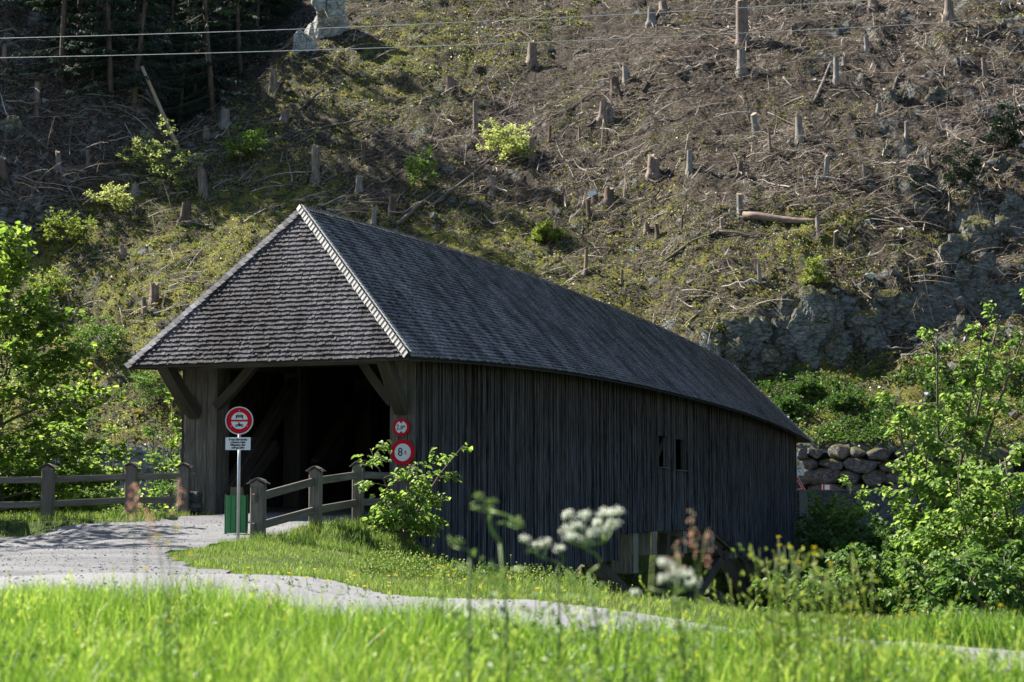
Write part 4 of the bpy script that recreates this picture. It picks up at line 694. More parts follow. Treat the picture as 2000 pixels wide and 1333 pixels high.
# herbs and moss clumps on the slope
def scatter(n, fn, x0=-58, x1=54, y0=88, y1=166):
    X_ = R.uniform(x0, x1, n); Y_ = R.uniform(y0, y1, n); k = (R.rand(n) < fn(X_, Y_)) & (qm(X_, Y_)[0] > 98.1); X_, Y_ = X_[k], Y_[k]; return np.stack([X_, Y_, H(X_, Y_)], -1)
def vis(X_, Y_, z=0): return np.abs(X_/Y_) < .32
C = scatter(330000, lambda x, y: vis(x, y)*ss(.38, .85, green_at(x, y)+.55*fbm(x*.7, y*.7, 3))); print('herbs', len(C))
m = M(); C = C[:105000]; C[:, 2] += .02+.12*R.rand(len(C)); leaves(m, C, unit(R.randn(len(C), 3)+[0, -.2, .5]), unit(R.randn(len(C), 3)*.6+[0, 0, 1]), .05+.10*R.rand(len(C))**1.5, np.clip(.55*R.rand(len(C))+.45+.9*fbm(C[:, 0]*.5+9, C[:, 1]*.5, 3)-.25, 0, 1))
tag(m.build('undergrowth', MT['herb']), 'low green herbs and moss over the cleared slope', 'undergrowth', kind='stuff')
C = scatter(90000, lambda x, y: vis(x, y)*ss(.3, .8, green_at(x, y)+.7*fbm(x*.4+50, y*.4, 3))*.8); m = M(); C = C[:40000]; C[:, 2] += .05*R.rand(len(C)); leaves(m, C, unit(R.randn(len(C), 3)*[1, 1, .5]), unit(R.randn(len(C), 3)*.5+[0, -.5, 1]), .12+.15*R.rand(len(C)), wid=1., fold=.3)
tag(m.build('moss_cushions', MT['moss']), 'yellowish moss cushions on the cleared slope', 'moss', kind='stuff')
C = scatter(90000, lambda x, y: ss(11, 15, x)*vis(x, y)*(1-ss(106, 110, qm(x, y)[0]))*ss(-.35, .1, fbm(x*.5, y*.5, 3)), 10, 48, 88, 112); C = C[:34000]; C[:, 2] += .05+.35*R.rand(len(C))**1.5*(1+2*fbm(C[:, 0]*.6, C[:, 1]*.6, 2)); m = M(); leaves(m, C, unit(R.randn(len(C), 3)+[0, -.3, 0]), unit(R.randn(len(C), 3)*.5+[0, 0, 1]), .12+.12*R.rand(len(C))); tag(m.build('slope_foot_greenery', MT['darkbush']), 'dense green weeds, coloured darker for shade, above the boulder wall', 'undergrowth', kind='stuff')  # darker leaf colour stands in for the shade at the slope foot
C = scatter(130000, lambda x, y: ss(10, 16, x)*vis(x, y)*ss(104, 107, qm(x, y)[0])*(1-ss(118, 128, qm(x, y)[0]))*ss(-.1, .2, fbm(x*.45+20, y*.45, 3))); C = C[:30000]; C[:, 2] += .02+.25*R.rand(len(C))**2; m = M(); leaves(m, C, unit(R.randn(len(C), 3)+[0, -.4, -.3]), unit(R.randn(len(C), 3)*.5+[0, -.4, 1]), .12+.14*R.rand(len(C)), wid=.8, fold=.3); tag(m.build('ledge_moss', MT['moss2']), 'dark olive moss and ferns hanging over the rock ledges', 'moss', kind='stuff')
# loose stones
C = scatter(2600, lambda x, y: vis(x, y)*(.2+.8*ss(15, 30, x)))
m = M(); b8 = np.array([[-1, -1, -1], [1, -1, -1], [1, 1, -1], [-1, 1, -1], [-1, -1, 1], [1, -1, 1], [1, 1, 1], [-1, 1, 1]], float); n = len(C); sz = (.06+.2*R.rand(n)**3)[:, None, None]; boxes(m, C[:, None]+(b8[None]*[1, .8, .6]+.45*R.randn(n, 8, 3))*sz, R.rand(n)); tag(m.build('scree_stones', mat('loose_stone', lambda g: g.ramp(g.attr('rnd'), [(0, (.10, .10, .10)), (.7, (.26, .27, .27)), (1, (.55, .56, .55))]), .85)), 'loose grey stones scattered over the slope', 'stones', kind='stuff')

# ------------------------------------------------------------------ trees and shrubs
def plant(name, label, cat, base, trunks, nl, prof, leafmat, lsize, density, group=None, el=(15, 60), ntw=7, droop=.25, f0=.2, hang=False, barkmat='bark', lw=.75, seed=None, bare=0.0):
    """trunks: (offset top vector, radius). prof(f): limb length at height fraction f"""
    if seed is not None: R.seed(seed)
    base = np.asarray(base, float); e = empty(name, base, label, cat, group); mb = M(); ml = M(); LC, LD = [], []
    K = 8; t = np.linspace(0, 1, K)
    for (top, r) in trunks:
        top = np.asarray(top, float); hor = top*[1, 1, 0]; P = base+np.c_[hor[0]*t**1.5, hor[1]*t**1.5, top[2]*t]+np.c_[R.randn(K)*.02, R.randn(K)*.02, 0*t]*top[2]*.35*t[:, None]; tubes(mb, P[None], (r*(1-.85*t)+.006)[None], 7)
        for k in range(nl):
            f = f0+(1-f0)*(k+R.rand()*.8)/nl; a = k*2.4+R.rand()*1.2; L = prof(f)*(.7+.5*R.rand()); ev = math.radians(el[0]+(el[1]-el[0])*f+8*R.randn()); p0 = np.array([np.interp(f, t, P[:, c]) for c in range(3)])
            d = np.array([math.cos(a)*math.cos(ev), math.sin(a)*math.cos(ev), math.sin(ev)]); tt = np.linspace(0, 1, 6); lp = p0+d*L*tt[:, None]; lp[:, 2] -= droop*L*tt**2; lp += R.randn(6, 3)*.03*L*tt[:, None]; tubes(mb, lp[None], (max(.012, r*.38*(1-f*.6))*(1-.82*tt)+.004)[None], 4)
            n2 = max(2, int(ntw*(.5+L/ max(prof(.5), .1)*.5)))
            u = .2+.8*np.sort(R.rand(n2)); q0 = np.stack([np.interp(u, tt, lp[:, c]) for c in range(3)], 1); L2 = L*.42*(1.15-u*.6)*(.6+.8*R.rand(n2)); sgn = np.where(np.arange(n2) % 2, 1, -1); az = a+sgn*(.5+.7*R.rand(n2)); e2 = ev*.5+.3*R.randn(n2)
            d2 = np.c_[np.cos(az)*np.cos(e2), np.sin(az)*np.cos(e2), np.sin(e2)]; t3 = np.linspace(0, 1, 4); tp = q0[:, None]+d2[:, None]*(L2[:, None]*t3)[..., None]; tp[:, :, 2] -= droop*.8*L2[:, None]*t3**2; tubes(mb, tp, np.broadcast_to(.007*(1-.7*t3)+.002, (n2, 4)), 3)
            for i in range(n2):
                if R.rand() < bare: continue
                c = max(2, int(density*L2[i])); w = .1+.9*R.rand(c); LC.append(np.stack([np.interp(w, t3, tp[i, :, c_]) for c_ in range(3)], 1)); LD.append(d2[i]+R.randn(c, 3)*.7)
            c = max(2, int(density*L*.35)); w = .45+.55*R.rand(c); LC.append(np.stack([np.interp(w, tt, lp[:, c_]) for c_ in range(3)], 1)); LD.append(d+R.randn(c, 3)*.8)
    C, D = np.concatenate(LC), np.concatenate(LD); n = len(C); D = unit(D); D[:, 2] *= .5
    if hang: D[:, 2] -= .55
    C = C+R.randn(n, 3)*lsize*.45; leaves(ml, C, D, unit(R.randn(n, 3)*.45+[0, 0, 1]), lsize*(.6+.7*R.rand(n)), wid=lw)
    mb.build('trunk', MT[barkmat], e); ml.build('crown', leafmat, e); return e, n
cone = lambda L: (lambda f: L*(1.08-f*.85))
ov = lambda L: (lambda f: L*(math.sin(math.pi*(.12+.82*f))*.8+.25))
NL = 0
def add(*a, **k):
    global NL
    e, n = plant(*a, **k); NL += n; return e
def gbase(px, Yd, dz_=-.15): x = (px-1000)/F*Yd; return (x, Yd, float(H(x, Yd))+dz_)
# left broadleaf
b = gbase(0, 45.5); add('maple_tree', 'tall bright green broadleaf tree at the left edge behind the fence', 'tree', b, [((.2, 0, 7.1-b[2]), .13)], 64, lambda f: 3.5*(1.08-f)**.75 if f > .3 else 3.1, MT['maple'], .16, 30, el=(5, 62), ntw=9, droop=.12, f0=.08, lw=.95, seed=11)
b = gbase(-60, 42.5); add('willow_shrub', 'pale green willow shrub in front of the tall tree at the left edge', 'shrub', b, [((.3, 0, 4.6-b[2]), .05), ((.9, 0, 3.6-b[2]), .05)], 18, ov(1.0), MT['pale'], .08, 26, el=(35, 75), ntw=7, f0=.15, lw=.35, seed=12)
for k, (px, Yd, h, L, mt_, lb) in enumerate(((60, 47, 3.6, 1.7, 'bush', 'leafy green shrub behind the first fence bay on the left'), (170, 49, 3.9, 1.9, 'maple', 'bright leafy shrub behind the middle of the left fence'), (262, 51, 3.9, 1.9, 'bush', 'green shrub behind the second left fence post'), (335, 52, 4.4, 1.8, 'maple', 'leafy shrub touching the left portal post'), (120, 55, 5.2, 2.2, 'bush', 'taller dark shrub behind the left fence shrubs'), (230, 60, 5.2, 2.6, 'maple', 'broad shrub on the river bank behind the left fence'), (330, 64, 5.0, 2.6, 'bush', 'broad shrub on the far side of the left river bank'), (20, 56, 4.6, 2.4, 'bush', 'dense shrub under the tall left tree'))):
    b = gbase(px, Yd); zt = {0: .9, 1: 1.6, 2: 1.2, 3: 3.0, 4: 3.1, 5: 3.0, 6: 3.2, 7: 3.4}[k]; hh = max(zt-b[2], 2.); add('shrub', lb, 'shrub', b, [((.5*R.randn(), .3*R.randn(), hh*(.8+.25*R.rand())), .045) for _ in range(4)], 13, ov(L*.8), MT[mt_], .14, 26, 'shrubs behind the left fence', el=(10, 60), ntw=6, f0=.12, seed=20+k, droop=.15)
for k, (x_, y_, h_, lb) in enumerate(((-14.6, 39.2, 7.5, 'broadleaf tree beside the left fence just outside the photo'), (-16.2, 36.8, 10.5, 'taller broadleaf tree beside the road left of the photo'))):
    add('roadside_tree', lb, 'tree', (x_, y_, float(H(x_, y_))-.1), [((.2, 0, h_), .14)], 30, ov(2.9), MT['maple'], .17, 9, el=(10, 60), ntw=7, f0=.25, lw=.95, seed=15+k)
# front shrub before right portal post
x, y = at(790, 1080, 37.0)[:2]; b = (x, y, float(H(x, y))-.1); hz_ = 1.35-b[2]
add('lime_shrub', 'bright green young lime shrub beside the right portal post and stone abutment', 'shrub', b, [((-.75, -.3, hz_*.95), .028), ((.1, 0, hz_*.8), .025), ((1.25, .1, hz_*.98), .032), ((.6, -.2, hz_*.70), .022), ((-.5, -.4, hz_*.5), .02)], 9, lambda f: .75*(1.15-.7*f), MT['lime'], .13, 30, el=(5, 35), ntw=5, droop=.22, f0=.22, hang=True, seed=31)
# right tree
b = gbase(1835, 33.5); zt = lambda y: -(y-990)/F*33.5-b[2]; xo = lambda px: (px-1835)/F*33.5
add('lime_tree', 'open multi stemmed lime tree with fresh drooping leaves at the right', 'tree', b, [((xo(1735), 0, zt(790)), .04), ((xo(1838), .3, zt(655)), .05), ((xo(1925), 0, zt(660)), .05), ((xo(1975), .4, zt(610)), .05), ((xo(2030), 0, zt(590)), .05), ((xo(1790), -.4, zt(850)), .035)], 15, lambda f: .95*(1.15-.65*f), MT['lime'], .118, 48, el=(15, 65), ntw=6, droop=.15, f0=.25, hang=True, seed=32, bare=.18)
for k, (px, Yd, ytop, L, mt_, lb) in enumerate(((1690, 31, 1075, 1.1, 'bush', 'dense low green bush at the edge of the grass right of the bridge'), (1790, 32, 1010, 1.3, 'lime', 'rounded green bush below the lime tree'), (1900, 31, 940, 1.4, 'lime', 'tall leafy bush at the right below the lime tree'), (1990, 30.5, 900, 1.4, 'lime', 'leafy bush cut by the right edge of the photo'), (1850, 29.5, 1100, 1.1, 'bush', 'low green bush in front of the right bushes'), (1960, 28.5, 1090, 1.1, 'bush', 'low bush in the right corner above the grass'), (1610, 30, 1130, .8, 'bush', 'small low bush left of the dense right bushes'))):
    b = gbase(px, Yd); hh = -(ytop-990)/F*Yd-b[2]; add('lime_bush', lb, 'shrub', b, [((.45*R.randn(), .4*R.randn(), max(.7, hh)*(.8+.25*R.rand())), .03) for _ in range(4)], 11, ov(L*.8), MT[mt_], .118, 60, 'bushes at the right', el=(5, 50), ntw=6, f0=.08, hang=True, seed=40+k, droop=.2)
# far-bank shrubs
for k, (px, Yd, ytop, L, mt_, lb) in enumerate(((1655, 80, 972, 2.2, 'lime', 'bright topped shrub growing in front of the far masonry wall'), (1600, 76, 1030, 2.0, 'darkbush', 'dark shrub beside the far corner of the bridge'), (1700, 74, 1020, 2.6, 'darkbush', 'dark shrub in the gorge right of the bridge'), (1780, 76, 990, 2.6, 'darkbush', 'dark green shrub behind the lime tree'), (1870, 74, 980, 2.6, 'darkbush', 'dark shrub far behind the right bushes'), (1140, 66, 1095, 1.6, 'darkbush', 'dark bush seen under the bridge on the left'), (1100, 62, 1110, 1.4, 'darkbush', 'small dark bush seen under the wall boards'), (1960, 78, 960, 2.6, 'darkbush', 'dark shrub at the right edge beyond the gorge'))):
    b = gbase(px, Yd); hh = -(ytop-990)/F*Yd-b[2]; add('gorge_shrub', lb, 'shrub', b, [((.9*R.randn(), .5*R.randn(), max(2., hh)*(.85+.2*R.rand())), .06) for _ in range(5)], 20, ov(L*1.0), MT[mt_], .2, 30, 'shrubs in the gorge', el=(10, 55), ntw=6, f0=.15, seed=60+k)
# saplings and ferny clumps on the hill
for k, (px, py, h, L, mt_, dn, lb) in enumerate(((330, 385, 6.2, 1.9, 'pale', 6, 'airy yellow green birch sapling beside the shaded slope'), (285, 345, 3.2, 2.2, 'pale', 7, 'spreading pale sapling at the shade edge left of the gully log'), (470, 318, 2.8, 1.5, 'lime', 10, 'bright green sapling below the dark gully'), (500, 300, 1.8, 1.2, 'lime', 9, 'small sapling right of the bright gully sapling'), (825, 365, 3.2, 1.4, 'lime', 11, 'bright green sapling on the middle slope above the ridge'), (985, 300, 2.2, 2.3, 'pale', 9, 'broad yellow green bush on the middle slope left of centre'), (1010, 320, 1.6, 1.7, 'pale', 8, 'low pale bush below the broad slope bush'), (1068, 478, 1.5, 1.3, 'herb', 18, 'small dense green bush behind the ridge'), (215, 420, 2., 1.9, 'pale', 7, 'low sapling at the bottom of the shaded slope'), (130, 480, 2.2, 2.4, 'herb', 8, 'pale green thicket left of the gable'), (1590, 560, 1.8, .9, 'herb', 12, 'leafy tuft on the moss above the large rock face'), (1400, 745, 1.2, 1., 'herb', 12, 'small bush on the slope foot behind the bridge roof'), (1540, 820, 1.3, 1.2, 'darkbush', 12, 'green bush above the far roof corner'), (1575, 780, 1.0, 1.0, 'darkbush', 12, 'green bush under the large rock face'), (1650, 800, .7, 1.1, 'darkbush', 12, 'low green bush on the green slope'), (550, 30, 4, 2., 'bush', 10, 'leafy bush hanging beside the light crag'), (90, 590, 2., 2.0, 'herb', 9, 'green thicket on the lower left slope'), (190, 700, 2.6, 2.2, 'bush', 9, 'dark green thicket at the lower left slope foot'), (320, 800, 2.6, 2.2, 'bush', 9, 'green thicket left of the portal'), (60, 790, 3., 2.6, 'bush', 9, 'tall thicket at the lower left slope foot'), (1960, 300, 3.2, 1.6, 'needle', 16, 'dark conifer sapling at the right edge'), (1880, 370, 3., 1.5, 'needle', 14, 'drooping dark spruce branches near the right cliff'))):
    p = hit(px, py)
    if p is None: continue
    add('sapling', lb, 'sapling', p-[0, 0, .1], [((.5*R.randn()*h*.3, -.2*h*R.rand(), h), .03), ((.6*R.randn()*h*.3, -.2, h*.7), .025), ((.8*R.randn()*h*.3, -.3, h*.5), .02)], 12, ov(L*.95), MT[mt_], .15, dn*2.6, el=(15, 50), ntw=5, f0=.15, seed=80+k)
print('leaves', NL)
# spruces in the gully
def spruce(seed, h=24.):
    R.seed(seed); mb, ml = M(), M(); t = np.linspace(0, 1, 10); P = np.c_[.15*np.sin(t*5+seed), 0*t, h*t-.6]; tubes(mb, P[None], (.22*(1-.85*t)+.02)[None], 8)
    nb = 95; f = np.sort(R.rand(nb))*.92+.05; a = R.rand(nb)*6.283; dead = f < .05; L = (3.4*(1.05-f)+.3)*(.7+.5*R.rand(nb)); L = np.where(dead, L*.55, L); d = np.c_[np.cos(a), np.sin(a), -.18+.35*f]; tt = np.linspace(0, 1, 6); B_ = np.c_[.15*np.sin(f*5+seed), 0*f, h*f-.6][:, None]+d[:, None]*(L[:, None]*tt)[..., None]; B_[:, :, 2] -= .22*L[:, None]*tt**1.5-.12*L[:, None]*tt**4; tubes(mb, B_, np.broadcast_to(.03*(1-.85*tt)+.004, (nb, 6)), 3)
    C, D, Sz = [], [], []
    for i in range(nb):
        n = int((10 if dead[i] else 60)*L[i]/2); w = .15+.85*R.rand(n); c = np.stack([np.interp(w, tt, B_[i, :, k]) for k in range(3)], 1); sd = np.array([-math.sin(a[i]), math.cos(a[i]), 0]); s_ = R.choice([-1, 1], n); dd = d[i]*.5+sd*s_[:, None]*.8+np.c_[0*w, 0*w, -.75-.6*R.rand(n)]; C.append(c); D.append(dd); Sz.append((.25+.45*R.rand(n))*(1.1-.5*w))
    C, D, Sz = map(np.concatenate, (C, D, Sz)); leaves(ml, C, D, rand_dirs(len(C)), Sz, wid=.22, fold=.05); return mb, ml
protos = []
for s in (1, 2, 3):
    mb, ml = spruce(s); protos.append((mb, ml))
SP = [(118, 158, 0, 'spruce with a bare pale trunk at the left of the gully forest'), (283, 165, 1, 'tall pale trunked dead looking spruce in the middle of the gully'), (470, 150, 2, 'spruce with a curved trunk at the right edge of the gully'), (200, 120, 1, 'dark spruce left of the middle gully trunk'), (240, 60, 2, 'dark spruce deep in the gully behind the middle trunk'), (340, 60, 0, 'dark spruce deep in the gully right of the middle trunk'), (400, 100, 1, 'dark spruce in the darkest part of the gully'), (520, 50, 0, 'dark spruce just left of the light crag'), (160, 40, 0, 'dark spruce behind the left bare trunk'), (440, 40, 2, 'dark spruce high in the gully right side'), (300, 20, 1, 'dark spruce at the top edge in the gully'), (380, 190, 2, 'low standing spruce in the gully bottom'), (80, 20, 1, 'dark spruce near the top left corner'), (220, 190, 0, 'spruce at the crest of the shaded slope'), (545, 10, 1, 'dark spruce at the top edge left of the crag'), (350, 240, 1, 'dark spruce behind the top of the leaning trunk'), (420, 215, 0, 'dark spruce in the hollow at the foot of the gully'), (330, 130, 0, 'dark spruce between the two pale gully trunks'), (370, 90, 1, 'dark spruce in the centre of the gully forest'), (500, 90, 2, 'dark spruce beside the narrow rock slab'), (260, 220, 2, 'dark spruce just above the shaded slope crest'), (410, 20, 0, 'dark spruce high in the middle of the gully'), (180, 165, 2, 'small dark spruce on the crest right of the bare trunk'), (475, 60, 0, 'dark spruce left of the narrow rock slab'), (360, 20, 2, 'dark spruce high up behind the gully centre'), (450, 130, 1, 'dark spruce before the curved trunk')]
made = {}; R.seed(5)
for (px, py, v, lb) in SP:
    p = hit(px, py)
    if p is None: continue
    if v not in made:
        e = empty('spruce_tree', (0, 0, 0), lb, 'spruce', 'spruces in the dark gully'); protos[v][0].build('trunk', MT['bark'], e); protos[v][1].build('crown', MT['needle'], e); made[v] = e; bpy.context.view_layer.update()
    else: e = copy_tree(made[v]); e['label'] = lb
    e.location = tuple(p); e.rotation_euler = (.05*R.randn(), .05*R.randn(), R.rand()*6.28); k = .6+.6*R.rand(); e.scale = (k, k, k)
C = scatter(60000, lambda x, y: (qm(x, y)[1]-np.interp(qm(x, y)[0], *EQ) > 3)*ss(126, 134, qm(x, y)[0])*vis(x, y)); C = C[:16000]; C[:, 2] += .1+.9*R.rand(len(C))**2; m = M(); leaves(m, C, unit(R.randn(len(C), 3)*[1, 1, .5]+[0, 0, -.2]), unit(R.randn(len(C), 3)*.6+[0, 0, 1]), .2+.35*R.rand(len(C)), wid=.4); tag(m.build('gully_undergrowth', MT['needle']), 'dark ferns and low spruce twigs on the gully floor', 'undergrowth', kind='stuff')
# leaning bare trunk
a_, b_ = hit(352, 300), None; top = at(277, 130, a_[1]-1.5); m = M(); t = np.linspace(0, 1, 6); P = a_+(top-a_)*t[:, None]; tubes(m, P[None], (.20-.07*t)[None], 10); e = empty('leaning_trunk', a_, 'bare pale trunk leaning against the dark gully forest', 'tree trunk'); m.build('trunk', MT['cut'], e)

# ------------------------------------------------------------------ power lines
for k, (pts, lb) in enumerate(((((-150, 78), (0, 75), (600, 59), (1000, 39), (1500, 11), (2150, -30)), 'upper thin pale power line crossing the top of the view'), (((-150, 116), (0, 113), (600, 99), (1000, 85), (1500, 62), (2150, 27)), 'lower thin pale power line crossing the slope'))):
    pp = np.array(pts, float); xs = np.linspace(-150, 2150, 40); cf = np.polyfit(pp[:, 0], pp[:, 1], 2); P = np.array([at(x, np.polyval(cf, x), 31-x*.0015) for x in xs]); m = M(); tubes(m, P[None], np.full((1, 40), .0055), 6); tag(m.build('power_line', MT['cable']), lb, 'power line')

# ------------------------------------------------------------------ grass
def blades(m, X_, Y_, hgt, wid, K=4, bend=.35):
    n = len(X_); z = H(X_, Y_)-.02; a = R.rand(n)*6.283; d = np.c_[np.cos(a), np.sin(a)]; sa = R.rand(n)*6.283; sd = np.c_[np.cos(sa), np.sin(sa), 0*sa]; bd = bend*hgt*R.rand(n)**.8; t = np.linspace(0, 1, K)
    P = np.stack([X_[:, None]+d[:, :1]*bd[:, None]*t**2, Y_[:, None]+d[:, 1:]*bd[:, None]*t**2, z[:, None]+hgt[:, None]*(t-.25*(bd/hgt)[:, None]*t**3)], -1); w = wid[:, None]*np.array([1, .9, .6, .08])[None, :K] if K == 4 else wid[:, None]*np.array([1, .75, .08])[None]
    V = np.stack([P-sd[:, None]*w[..., None]/2, P+sd[:, None]*w[..., None]/2], 2).reshape(n, -1, 3); k = np.arange(K-1)*2; q = np.stack([k, k+1, k+3, k+2], -1); q = (q[None]+(2*K*np.arange(n))[:, None, None]).reshape(-1, 4)
    m.add(V.reshape(-1, 3), q, np.repeat(np.clip(R.rand(n)*.8+.3*fbm(X_*1.5, Y_*1.5, 2)+.1, 0, 1), 2*K))
R.seed(99)
m = M()
def near_pts(n, y0, y1, marg=1.12):
    Y_ = np.sqrt(R.uniform(y0**2, y1**2, n)); X_ = Y_*R.uniform(-.30*marg, .30*marg, n); k = ~on_road(X_, Y_); return X_[k], Y_[k]
X_, Y_ = near_pts(230000, 4.6, 14.8); k = R.rand(len(X_)) < (.55+.6*ss(-.2, .2, fbm(X_*1.3, Y_*1.3, 3))); X_, Y_ = X_[k], Y_[k]
dn_ = np.clip((17-Y_)/8, .35, 1); hg = (.19+.28*R.rand(len(X_))**1.2)*(.9+1.1*fbm(X_*1.1, Y_*1.1, 3))*(.75+.25*dn_)*(1-.30*ss(-.6, .8, X_)*ss(5, 8, Y_)); blades(m, X_, Y_, np.clip(hg, .07, .5), .004+.006*R.rand(len(X_)), 4, .55); print('near blades', len(X_))
tag(m.build('meadow_grass', MT['grassF']), 'tall lush meadow grass in the foreground', 'grass', kind='stuff')
m = M(); X_, Y_ = near_pts(1800, 4.2, 12.5); n = len(X_); blades(m, X_, Y_, .28+.26*R.rand(n)**1.5, .006+.008*R.rand(n), 4, .7)
X_, Y_ = near_pts(380, 4.5, 12.5); n = len(X_); h_ = .30+.32*R.rand(n)**1.5; t = np.linspace(0, 1, 5); P = np.stack([X_[:, None]+.12*R.randn(n)[:, None]*t**2, Y_[:, None]+0*t, H(X_, Y_)[:, None]+h_[:, None]*t], -1); tubes(m, P, np.broadcast_to(.0022*(1-.5*t), (n, 5)), 3, .95)
w = np.linspace(0, 1, 9)[None, :, None]; C = (P[:, 3:4]*(1-w)+P[:, 4:5]*w).reshape(-1, 3); leaves(m, C, unit(R.randn(len(C), 3)*.5+[0, 0, 1]), rand_dirs(len(C)), .028, np.full(len(C), .97), wid=.3)
tag(m.build('tall_grass', MT['grassF']), 'scattered taller arching grass blades and seed stalks in the foreground', 'grass', kind='stuff')
m = M(); X_, Y_ = near_pts(4500, 4.5, 12); n = len(X_); C = np.c_[X_, Y_, H(X_, Y_)+.04+.17*R.rand(n)]; leaves(m, C, unit(R.randn(n, 3)*[1, 1, .4]+[0, 0, .3]), unit(R.randn(n, 3)*.5+[0, 0, 1]), .03+.035*R.rand(n)); tag(m.build('meadow_clover', MT['bush']), 'clover and broad leaved herbs among the foreground grass', 'herbs', kind='stuff')
def verge(n, x0, x1, y0, y1, f): X_ = R.uniform(x0, x1, n); Y_ = R.uniform(y0, y1, n); u, v = uv_of(X_, Y_); k = (~on_road(X_, Y_)) & (np.abs(X_/Y_) < .34) & ~((u > -.3) & (v > -.1)) & f(X_, Y_); return X_[k], Y_[k]
m = M(); X_, Y_ = verge(420000, -7, 11, 13, 38, lambda x, y: y > 13+0*x); k = R.rand(len(X_)) < (.45+.8*ss(-.15, .2, fbm(X_*.9, Y_*.9, 3))); X_, Y_ = X_[k], Y_[k]; n = len(X_); tall = .9+.7*ss(-3, 1, X_)*ss(22, 28, Y_)
blades(m, X_, Y_, (.05+.10*R.rand(n)**1.5)*tall*(1+.8*fbm(X_*.6, Y_*.6, 2)), .006+.006*R.rand(n), 3, .6); print('verge', n)
X_, Y_ = verge(26000, -14, -4, 36.3, 46, lambda x, y: (x < -6)); n = len(X_); blades(m, X_, Y_, (.08+.16*R.rand(n)), .008+.006*R.rand(n), 3, .6)
X_, Y_ = verge(9000, -6, -2.2, 33, 40, lambda x, y: ~on_road(x-.15, y)); n = len(X_); blades(m, X_, Y_, (.10+.2*R.rand(n)), .008+.006*R.rand(n), 3, .6)
tag(m.build('verge_grass', MT['grassV']), 'short sunlit grass on the verges between road and bridge', 'grass', kind='stuff')
# seed stalks and weeds on crest before the wall
m = M(); X_, Y_ = verge(9000, -2.5, 10, 22, 33, lambda x, y: R.rand(len(x)) < ss(25, 30, y)*.9+.1*0); n = len(X_); z = H(X_, Y_); h_ = .12+.24*R.rand(n)**1.5; t = np.linspace(0, 1, 4); P = np.stack([X_[:, None]+.08*R.randn(n)[:, None]*t**2, Y_[:, None]+0*t, z[:, None]+h_[:, None]*t], -1); tubes(m, P, np.broadcast_to(.004*(1-.5*t), (n, 4)), 3); C = P[:, 2]*.5+P[:, 3]*.5
for k in range(4): leaves(m, P[:, 3]*(.4+.2*k)+P[:, 1]*(.6-.2*k), unit(R.randn(n, 3)+[0, 0, .6]), rand_dirs(n), .03+.03*R.rand(n), wid=.6)
tag(m.build('verge_weeds', MT['grassV']), 'seedy weeds and flower stalks along the crest before the bridge wall', 'weeds', kind='stuff')

# ------------------------------------------------------------------ flowers
def stem(m, P, r): P = np.asarray(P, float); tubes(m, P[None], np.linspace(r, r*.6, len(P))[None], 6)
def gcurve(a, b, n=5, bow=.03): t = np.linspace(0, 1, n)[:, None]; return a+(b-a)*t+np.sin(t*math.pi)*np.array([bow*R.randn(), 0, 0])
def umbel(name, lb, root_px, Yd, heads, joints, hs=1., mt='petalW'):
    x = (root_px-1000)/F*Yd; b = np.array([x, Yd, float(H(x, Yd))]); e = empty(name, b, lb, 'wildflower', 'cow parsley in the meadow'); m = M(); J = [at(jx, jy, Yd+.02*R.randn()) for jx, jy in joints]; stem(m, gcurve(b, J[0]), .0085)
    for a, c in zip(J[:-1], J[1:]): stem(m, gcurve(a, c), .0065)
    for (hx, hy, ji) in heads:
        f = M()
        c = at(hx, hy, Yd+.08*R.randn()); stem(m, gcurve(J[ji], c-[0, 0, .02]), .0035); n = 13; aa = R.rand(n)*6.28; rr = .022*hs*np.sqrt(R.rand(n)); tips = c+np.c_[rr*np.cos(aa), rr*np.sin(aa), .012*R.randn(n)*.5-rr*.25]
        tubes(m, np.stack([np.broadcast_to(c-[0, 0, .022], (n, 3)), tips], 1), np.full((n, 2), .0012), 3); k = 9; L = np.repeat(tips, k, 0)+R.randn(n*k, 3)*.0045*hs; leaves(f, L, rand_dirs(n*k), unit(R.randn(n*k, 3)*.4+[0, 0, 1]), .0065*hs, wid=1., fold=.1); f.build('flower_head', MT[mt], e)
    zz = np.linspace(.25, .9, 6); C = np.array([b+(J[0]-b)*z for z in zz]); C = np.repeat(C, 14, 0)+R.randn(84, 3)*[.05, .05, .03]; leaves(m, C, unit(R.randn(84, 3)), rand_dirs(84), .035, wid=.5)
    m.build('stalk', MT['stem'], e)
umbel('cow_parsley', 'tallest cow parsley with clustered white umbels in front of the bridge wall', 1155, 6.4, [(1112, 1004, 1), (1128, 1024, 1), (1105, 1032, 1), (1160, 1036, 1), (1140, 1003, 1), (1178, 1000, 2), (1196, 1020, 2), (1203, 996, 2), (1168, 1018, 2), (1185, 1030, 2), (1115, 1048, 1), (1147, 1050, 1)], [(1150, 1120), (1140, 1070), (1180, 1060)], 1.15)
umbel('cow_parsley', 'cow parsley with three small white umbels left of the tallest one', 1085, 6.6, [(1028, 1052, 1), (1052, 1062, 1), (1065, 1058, 1), (1094, 1070, 0)], [(1090, 1110), (1060, 1090)], .95)
umbel('cow_parsley', 'low cow parsley with white umbels in front of the beam ends', 1320, 6.2, [(1298, 1099, 0), (1322, 1114, 0), (1340, 1118, 0), (1298, 1128, 0), (1352, 1136, 0), (1312, 1120, 0)], [(1318, 1160)], 1.15)
umbel('cow_parsley', 'single low white umbel just above the grass right of centre', 1245, 6.5, [(1240, 1156, 0)], [(1242, 1185)], 1.)
